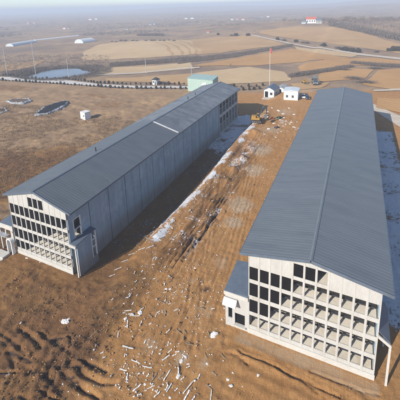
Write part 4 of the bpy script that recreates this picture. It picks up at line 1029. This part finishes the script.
for p in BP:
    x, y = at(*p); o = bpy.data.objects.new('bush', random.choice(bm_)); COL.objects.link(o); o.location = (x, y, tz(x, y) - .2); s = random.uniform(1.1, 1.9); o.scale = (s, s, s*.95); o.rotation_euler[2] = random.uniform(0, 6)
    tag(o, 'dark bush beside the pale lane crossing the hillside', 'bush', 'bushes along the hillside lane')
BP2 = [(x_, 41 - .3*abs(x_-140)/40 + random.uniform(-.3, .3) + (1.2 if x_ < 118 else 0)) for x_ in (112, 116, 121, 125.5, 133, 137, 146, 152, 155, 160, 164, 169, 174)]
for p in BP2:
    x, y = at(*p); o = bpy.data.objects.new('bush', bm_[1]); COL.objects.link(o); o.location = (x, y, tz(x, y) - .2); s = random.uniform(.9, 1.5); o.scale = (s, s, s*.9); o.rotation_euler[2] = random.uniform(0, 6)
    tag(o, 'brown bush along the far edge of the striped pale field', 'bush', 'bushes along the far edge of the pale field')
for p, lb in [((376, 69), 'brown bush on the ridge between the ochre fields'), ((353.5, 79), 'grey brown bush near the ridge of the right barn'), ((366, 83), 'low brown bush on the ochre slope behind the right barn'), ((342, 70), 'broad brown bush beside the upper ochre field'), ((163, 84), 'brown thicket beside the guard kiosk')]:
    for j in range(1):
        x, y = at(*p); o = bpy.data.objects.new('bush', bm_[1]); COL.objects.link(o); o.location = (x, y, tz(x, y) - .2); s = random.uniform(1.2, 1.6); o.scale = (s*1.7, s, s*.7); tag(o, lb, 'bush')
# far woods and hedgerows: one mass of bare twigs
def twig_mass(name, pts, hs, mat, per=16, seed=1, wid=.5, thin=.05):
    g = np.random.default_rng(seed); n = len(pts)
    z = terr(pts[:, 0], pts[:, 1])
    base = np.c_[pts, z][:, None, :]; hs = hs[:, None]
    st = base + np.stack([g.normal(size=(n, per))*hs*wid*.35, g.normal(size=(n, per))*hs*wid*.35, g.random((n, per))*hs*.45 - .1*hs], -1)
    d = np.stack([g.normal(size=(n, per))*.45, g.normal(size=(n, per))*.45, .4 + .8*g.random((n, per))], -1); d /= np.linalg.norm(d, axis=-1)[..., None]
    L = hs*(.25 + .35*g.random((n, per))); tip = st + d*L[..., None]
    a = g.normal(size=(n, per, 3)); a /= np.linalg.norm(a, axis=-1)[..., None]; a = np.cross(a, d)
    w = (hs*thin)[..., None]
    v = np.stack([st - a*w, st + a*w, tip], 2).reshape(-1, 3); v[:, 2] = np.maximum(v[:, 2], np.repeat(z, per*3) - .3)
    o = raw_mesh(name, v, np.arange(len(v)).reshape(-1, 3), mat); return tag(o, kind='stuff')
pts = []; hs = []
for k in range(9000):
    px = random.uniform(-10, 410); py = 8 + 33*random.random()**.8
    if px > 255 and py > 22: continue
    if py > 32 and 170 < px: continue
    if 95 < px < 205 and py > 40: continue
    x, y = at(px, py)
    if vnoise(np.array([x/140.]), np.array([y/60.]), 5)[0] < .52: continue
    if math.hypot(x, y) > 2800: continue
    pts.append((x, y)); hs.append(random.uniform(3, 6.5))
for k in range(260):                                     # dark block of conifers
    x, y = at(random.uniform(138, 163), random.uniform(35.0, 36.0)); pts.append((x, y)); hs.append(random.uniform(4, 6))
for k in range(700):                                     # below the hilltop grove on the right
    px = random.uniform(330, 410); x, y = at(px, 25 + (px - 330)*.21 + random.uniform(-2.5, 1.0)); pts.append((x, y)); hs.append(random.uniform(3, 9))
twig_mass('woodland', np.array(pts), np.array(hs), M['twig'], 22, 3, .9, .035)
pts = []; hs = []
for t_, b_ in HB:
    for k in range(900):
        u = random.random(); A_ = np.array(t_); B_ = np.array(b_); w = random.random()
        xa = A_[0, 0] + (A_[-1, 0] - A_[0, 0])*u; q = np.interp(xa, A_[:, 0], A_[:, 1])*(1-w) + np.interp(xa, B_[:, 0], B_[:, 1])*w
        x, y = at(xa, q); pts.append((x, y)); hs.append(random.uniform(.8, 3.0))
for k in range(1800):                                    # around the pond
    a = random.uniform(0, 6.28); r = random.uniform(1.05, 1.9); x = POND[0] + 20*r*math.cos(a); y = POND[1] + 20*r*math.sin(a)
    if y < 151: continue
    pts.append((x, y)); hs.append(random.uniform(.8, 3.4))
for k in range(1200):
    px = random.uniform(-5, 110); py = random.uniform(55, 73); x, y = at(px, py)
    if float(pondr(np.array([x]), np.array([y]))[0]) < 1.1: continue
    pts.append((x, y)); hs.append(random.uniform(.8, 2.6))
twig_mass('hedgerow_brush', np.array(pts), np.array(hs), M['twig'], 20, 5, 1.0, .035)
pts = []; hs = []
for k in range(60000):
    x = random.uniform(-210, -57); y = random.uniform(18, 139)
    pts.append((x, y))
pts = np.array(pts); den = vnoise(pts[:, 0]/9, pts[:, 1]/9, 91)*.6 + vnoise(pts[:, 0]/2.5, pts[:, 1]/2.5, 92)*.4
near = sm((-57 - pts[:, 0])/4)*sm((118 - pts[:, 1])/30 + .25)
keep = den*near > .36
pts = pts[keep]; twig_mass('dry_scrub', pts[::2], RNG.uniform(.35, 1.15, len(pts[::2])), M['scrub_twig'], 8, 7, 1.2, .06)
twig_mass('dry_grass', pts[1::2], RNG.uniform(.3, .9, len(pts[1::2])), M['dry'], 9, 8, 1.4, .06)
pts = np.c_[RNG.uniform(-55, -23, 9000), RNG.uniform(14, 36, 9000)]
den = vnoise(pts[:, 0]/3, pts[:, 1]/3, 95); pts = pts[(den > .60) & (pts[:, 0] < -26 - (pts[:, 1]-14)*.12)]
twig_mass('dry_grass', pts, RNG.uniform(.12, .38, len(pts)), M['dry'], 7, 9, 1.5, .07)

# ------------------------------------------------------------------ debris
def seat(x, y, r=.5):
    a = np.array([x, x-r, x+r, x, x]); b = np.array([y, y, y, y-r, y+r]); return float(terr(a, b).max())
strips = []
for s in range(6):
    g = random.Random(s + 50); L = 1.; pts_ = []; y = 0; a = 0
    for k in range(6): pts_.append((-.5 + k*.2, y)); a += g.uniform(-.3, .3)*(.4 if s < 3 else 1); y += a*.12
    w = .07 + .02*s % 3*.01
    rings = [[(px, py - w, .02*math.sin(k*2.1+s) + .02), (px, py + w, .02*math.sin(k*2.1+s) + .02), (px, py + w, .06 + .03*math.sin(k*2.1+s)), (px, py - w, .06 + .03*math.sin(k*2.1+s))] for k, (px, py) in enumerate(pts_)]
    o = MB().loft(rings).build('scrap_strip', M['white_sheet']); strips.append(o.data); bpy.data.objects.remove(o)
M['wood'] = proc('weathered_wood', (.30, .22, .14), (.20, .14, .09), 2, .85, stretch=(.3, 3, 3))
woods = []
for me in strips:
    m2 = me.copy(); m2.materials[0] = M['wood']; woods.append(m2)
def strip(px, py, ang, L, wid=1., lab=None):
    x, y = at(px, py); o = bpy.data.objects.new('scrap_strip', random.choice(strips)); COL.objects.link(o)
    o.location = (x, y, seat(x, y, L*.3) + .0); o.scale = (L*.9, .95*wid, .9); o.rotation_euler = (random.uniform(-.06, .06), random.uniform(-.05, .05), ang)
    return tag(o, lab or 'thin pale scrap strip lying on the orange dirt', 'scrap', 'pale scrap strips on the orange dirt')
for p in [(128, 348, .2, 2.4), (136, 362, .1, 2.0), (147, 368, .1, 1.9), (123, 370, .1, 1.5), (137, 388, 1.2, 1.8), (151, 388, .9, 1.4), (166, 358, 1.1, 1.7), (167, 376, 1.5, 2.2), (169, 388, 1.5, 1.6), (188, 388, 1.3, 2.6), (187, 396, 1.4, 1.8),
          (211, 396, 1.9, 1.6), (128, 325, 2.0, 1.8), (141, 324, 1.7, 1.2), (134, 317, .4, 2.6), (128, 312, .5, 1.6), (176, 310, 1.0, 1.1), (142, 253, .9, 2.0), (125, 262, .8, 1.8), (112, 276, .8, 1.6), (118, 270, .9, 2.0), (132, 256, .9, 1.9), (160, 240, 1.0, 1.5), (150, 250, .9, 2.2),
          (170, 352, .9, 1.0), (118, 335, 2.2, 1.4), (127, 378, 2.0, 1.6), (157, 395, 1.2, 1.3), (179, 372, 1.8, 1.2), (199, 377, 1.6, 1.1)]:
    strip(p[0], p[1], p[2], p[3]*.72, random.uniform(.7, 1.2))
for k in range(130):
    u = random.random()
    if u < .42: px, py = random.gauss(160, 28), random.uniform(290, 400)
    elif u < .85: py = random.uniform(160, 300); px = 262 - (py - 120)*.72 + random.gauss(0, 9)
    else: px, py = random.uniform(262, 300), random.uniform(104, 140)
    if px < 100 or px > 300 or (py > 245 and px > 228) : continue
    strip(px, py, random.uniform(.5, 1.9), random.uniform(.25, .7), random.uniform(.6, 1.1))
for k in range(40):
    px, py = random.gauss(168, 30), random.uniform(262, 398)
    if px < 85 or px > 225: continue
    o = strip(px, py, random.uniform(0, 3.1), random.uniform(.4, 1.3), random.uniform(.6, 1.2), 'weathered brown plank lying on the orange dirt'); o.data = random.choice(woods); o['group'] = 'weathered planks on the dirt'; o.name = 'wooden_plank'
chunks = []
for s in range(5):
    g = np.random.default_rng(s + 70); n = 9; t = np.sort(g.random(n))*2*math.pi; r = .38 + .16*g.random(n)
    r0_ = [(float(a*math.cos(b)), float(a*math.sin(b)), 0.) for a, b in zip(r, t)]; r1_ = [(x*.9, y*.9, .06 + .07*float(g.random())) for x, y, z in r0_]; r2_ = [(x*.5, y*.5, .12 + .10*float(g.random())) for x, y, z in r0_]
    o = MB().loft([r0_, r1_, r2_]).build('scrap_chunk', M['white_sheet']); chunks.append(o.data); bpy.data.objects.remove(o)
CP = [(214, 335, 2.2), (213, 337, 1.5), (178, 377, 1.4), (165, 284, 1.), (166, 289, .9), (170, 289, .9), (217, 255, .7), (184, 357, 1.6), (181, 361, 1.4), (64, 321, 1.6), (67, 323, 1.8), (69, 319, 1.3), (140, 313, 1.3), (131, 316, 1.5), (126, 320, 1.4), (196, 356, .7), (170, 398, 1.),
      (286, 121, 1.6), (290, 124, 2.0), (294, 127, 2.), (283, 126, 1.4), (278, 133, 1.2), (268, 121, 1.3), (273, 124, 1.0), (297, 122, 1.5), (21, 324, .9), (16, 270, .7), (207, 365, .8), (233, 373, .7), (228, 380, .9), (231, 386, 1.2), (258, 376, .7), (40, 262, .8), (27, 258, 1.)]
for k in range(46):
    py = random.uniform(125, 395); px = 268 - (py - 120)*.42 + random.gauss(0, 14)
    if py > 235 and px > 222: continue
    CP.append((px, py, random.uniform(.25, .7)))
for (px, py, s) in CP:
    x, y = at(px, py); o = bpy.data.objects.new('scrap_chunk', random.choice(chunks)); COL.objects.link(o); o.location = (x, y, seat(x, y, .3) - .03); s *= random.uniform(.38, .6)
    o.scale = (s*random.uniform(.8, 1.3), s, s*.8); o.rotation_euler[2] = random.uniform(0, 6); tag(o, 'crumpled white scrap piece on bare soil between or before the barns', 'scrap', 'crumpled white scrap on the bare soil')
for k in range(34):
    px = random.uniform(264, 303); py = random.uniform(108, 138)
    if px > 296 - (py - 120)*.5: continue
    x, y = at(px, py); o = bpy.data.objects.new('scrap_chunk', random.choice(chunks)); COL.objects.link(o); o.location = (x, y, seat(x, y, .3) - .03); s = random.uniform(.5, 1.5)
    o.scale = (s*random.uniform(.8, 1.6), s, s*.8); o.rotation_euler[2] = random.uniform(0, 6); tag(o, 'crumpled white scrap piece near the excavator and cabins', 'scrap', 'crumpled white scrap near the excavator')
for (px, py, mt, lb) in [(279.5, 118, 'green_tarp', 'green tarpaulin bundle on the dirt below the cabins'), (272, 119.5, 'orange_tarp', 'orange sheet bundle beside the excavator'), (277, 128, 'dark_steel', 'dark scrap heap on the dirt right of the excavator')]:
    x, y = at(px, py); o = bpy.data.objects.new('tarp_bundle', chunks[1].copy()); o.data.materials[0] = M[mt]; COL.objects.link(o); o.location = (x, y, seat(x, y, .5) - .05); o.scale = (2.2, 1.8, 3.4); tag(o, lb, 'bundle')
# rubble and clods: countless small bits
def bits(name, n, fpos, size, mat, seed, flat=.5):
    g = np.random.default_rng(seed); P = np.array([fpos() for _ in range(n*3)])
    den = vnoise(P[:, 0]/4.5, P[:, 1]/6.5, seed + 200)*.55 + vnoise(P[:, 0]/1.3, P[:, 1]/1.8, seed + 300)*.45
    P = P[np.argsort(-den - .12*g.random(len(P)))[:n]]; s = size[0] + (size[1] - size[0])*g.random(n)**2.5
    z = terr(P[:, 0], P[:, 1]); c = np.c_[P, z + s*.1]
    T = np.array([(1, 1, 1), (1, -1, -1), (-1, 1, -1), (-1, -1, 1)], float)*.6
    q = T[None] + g.normal(size=(n, 4, 3))*.35; v = c[:, None] + q*s[:, None, None]*np.array([1, 1, flat])
    f = np.array([(0, 1, 2), (0, 3, 1), (0, 2, 3), (1, 3, 2)]); f = (np.arange(n)[:, None, None]*4 + f[None]).reshape(-1, 3)
    return tag(raw_mesh(name, v.reshape(-1, 3), f, mat), kind='stuff')
def pos_mid():
    while True:
        y = random.uniform(18, 125); x = random.gauss(-24, 5.5)
        if -33 < x < -12: return x, y
def pos_low():
    return random.gauss(-21, 5), random.uniform(17, 42)
def pos_all():
    while True:
        x = random.uniform(-60, 6); y = random.uniform(14, 34)
        return x, y
bits('rubble', 750, pos_mid, (.03, .17), M['white_sheet'], 1)
bits('rubble', 450, pos_low, (.03, .17), M['white_sheet'], 2)
bits('rubble', 800, pos_mid, (.05, .22), M['grey_render'], 3)
M['clod'] = proc('soil_clod', (.34, .185, .072), (.25, .135, .055), 2., .95)
M['clod_dark'] = proc('dark_clod', (.07, .045, .03), (.045, .03, .022), 2., .95)
bits('soil_clods', 2200, pos_all, (.03, .16), M['clod'], 4, .8)
bits('soil_clods', 1500, pos_mid, (.03, .20), M['clod'], 5, .8)
bits('soil_clods', 1200, lambda: (random.uniform(-60, -26), random.uniform(14, 32)), (.04, .2), M['clod_dark'], 6, .7)
bits('rubble', 900, lambda: (random.uniform(-41, -34.5), random.uniform(44, 124)), (.05, .28), M['frost'], 7, .5)
M['snow_bit'] = proc('snow_clump', (.72, .73, .75), (.58, .58, .60), 3, .8)
bits('snow_clumps', 700, lambda: (random.gauss(-31.8, 1.2), random.uniform(42, 122)), (.03, .18), M['snow_bit'], 17, .5)
bits('rubble', 500, lambda: (random.uniform(5.5, 13), random.uniform(40, 124)), (.08, .5), M['frost'], 8, .5)

# ------------------------------------------------------------------ haze
bpy.ops.mesh.primitive_cube_add(size=1); hz = bpy.context.object; hz.name = 'haze'
zmin = float(vz.min()) - 1.; ztop = max(float(vz.max()) + 12, 62.)
hz.location = (0, 3400, (zmin + ztop)/2); hz.scale = (10800, 7600, ztop - zmin)
hm = bpy.data.materials.new('haze'); hm.use_nodes = True; nt = hm.node_tree; nt.nodes.clear()
out = nt.nodes.new('ShaderNodeOutputMaterial'); pv_ = nt.nodes.new('ShaderNodeVolumePrincipled')
pv_.inputs['Color'].default_value = (.60, .68, .80, 1); pv_.inputs['Density'].default_value = .00066; pv_.inputs['Anisotropy'].default_value = 0.
nt.links.new(pv_.outputs[0], out.inputs['Volume']); hz.data.materials.append(hm); tag(hz, kind='stuff')

# ------------------------------------------------------------------ light
EL, SX, SY = R_(31), -.38, -.925
w = bpy.data.worlds.new('World'); S.world = w; w.use_nodes = True; nt = w.node_tree
sky = nt.nodes.new('ShaderNodeTexSky'); sky.sky_type = 'NISHITA'; sky.sun_disc = False; sky.sun_elevation = EL; sky.sun_rotation = math.atan2(SX, SY) % (2*math.pi)
sky.air_density = .75; sky.dust_density = .35; sky.ozone_density = 2.2
bg = nt.nodes['Background']; bg.inputs['Strength'].default_value = .128; nt.links.new(sky.outputs[0], bg.inputs['Color'])
sun = bpy.data.objects.new('sun', bpy.data.lights.new('sun', 'SUN')); COL.objects.link(sun)
sun.data.energy = 5.0; sun.data.angle = R_(.5); sun.data.color = (1, .94, .85)
d = Vector((SX*math.cos(EL)/math.hypot(SX, SY), SY*math.cos(EL)/math.hypot(SX, SY), math.sin(EL)))
sun.rotation_euler = d.to_track_quat('Z', 'Y').to_euler(); sun.location = (-40, -60, 90)
vs = S.view_settings; vs.view_transform = 'Standard'; vs.look = 'None'; vs.exposure = 0.56; vs.gamma = 1; vs.use_curve_mapping = False
S.display_settings.display_device = 'sRGB'
S.cycles.volume_bounces = 2; S.cycles.max_bounces = 6; S.cycles.use_denoising = True
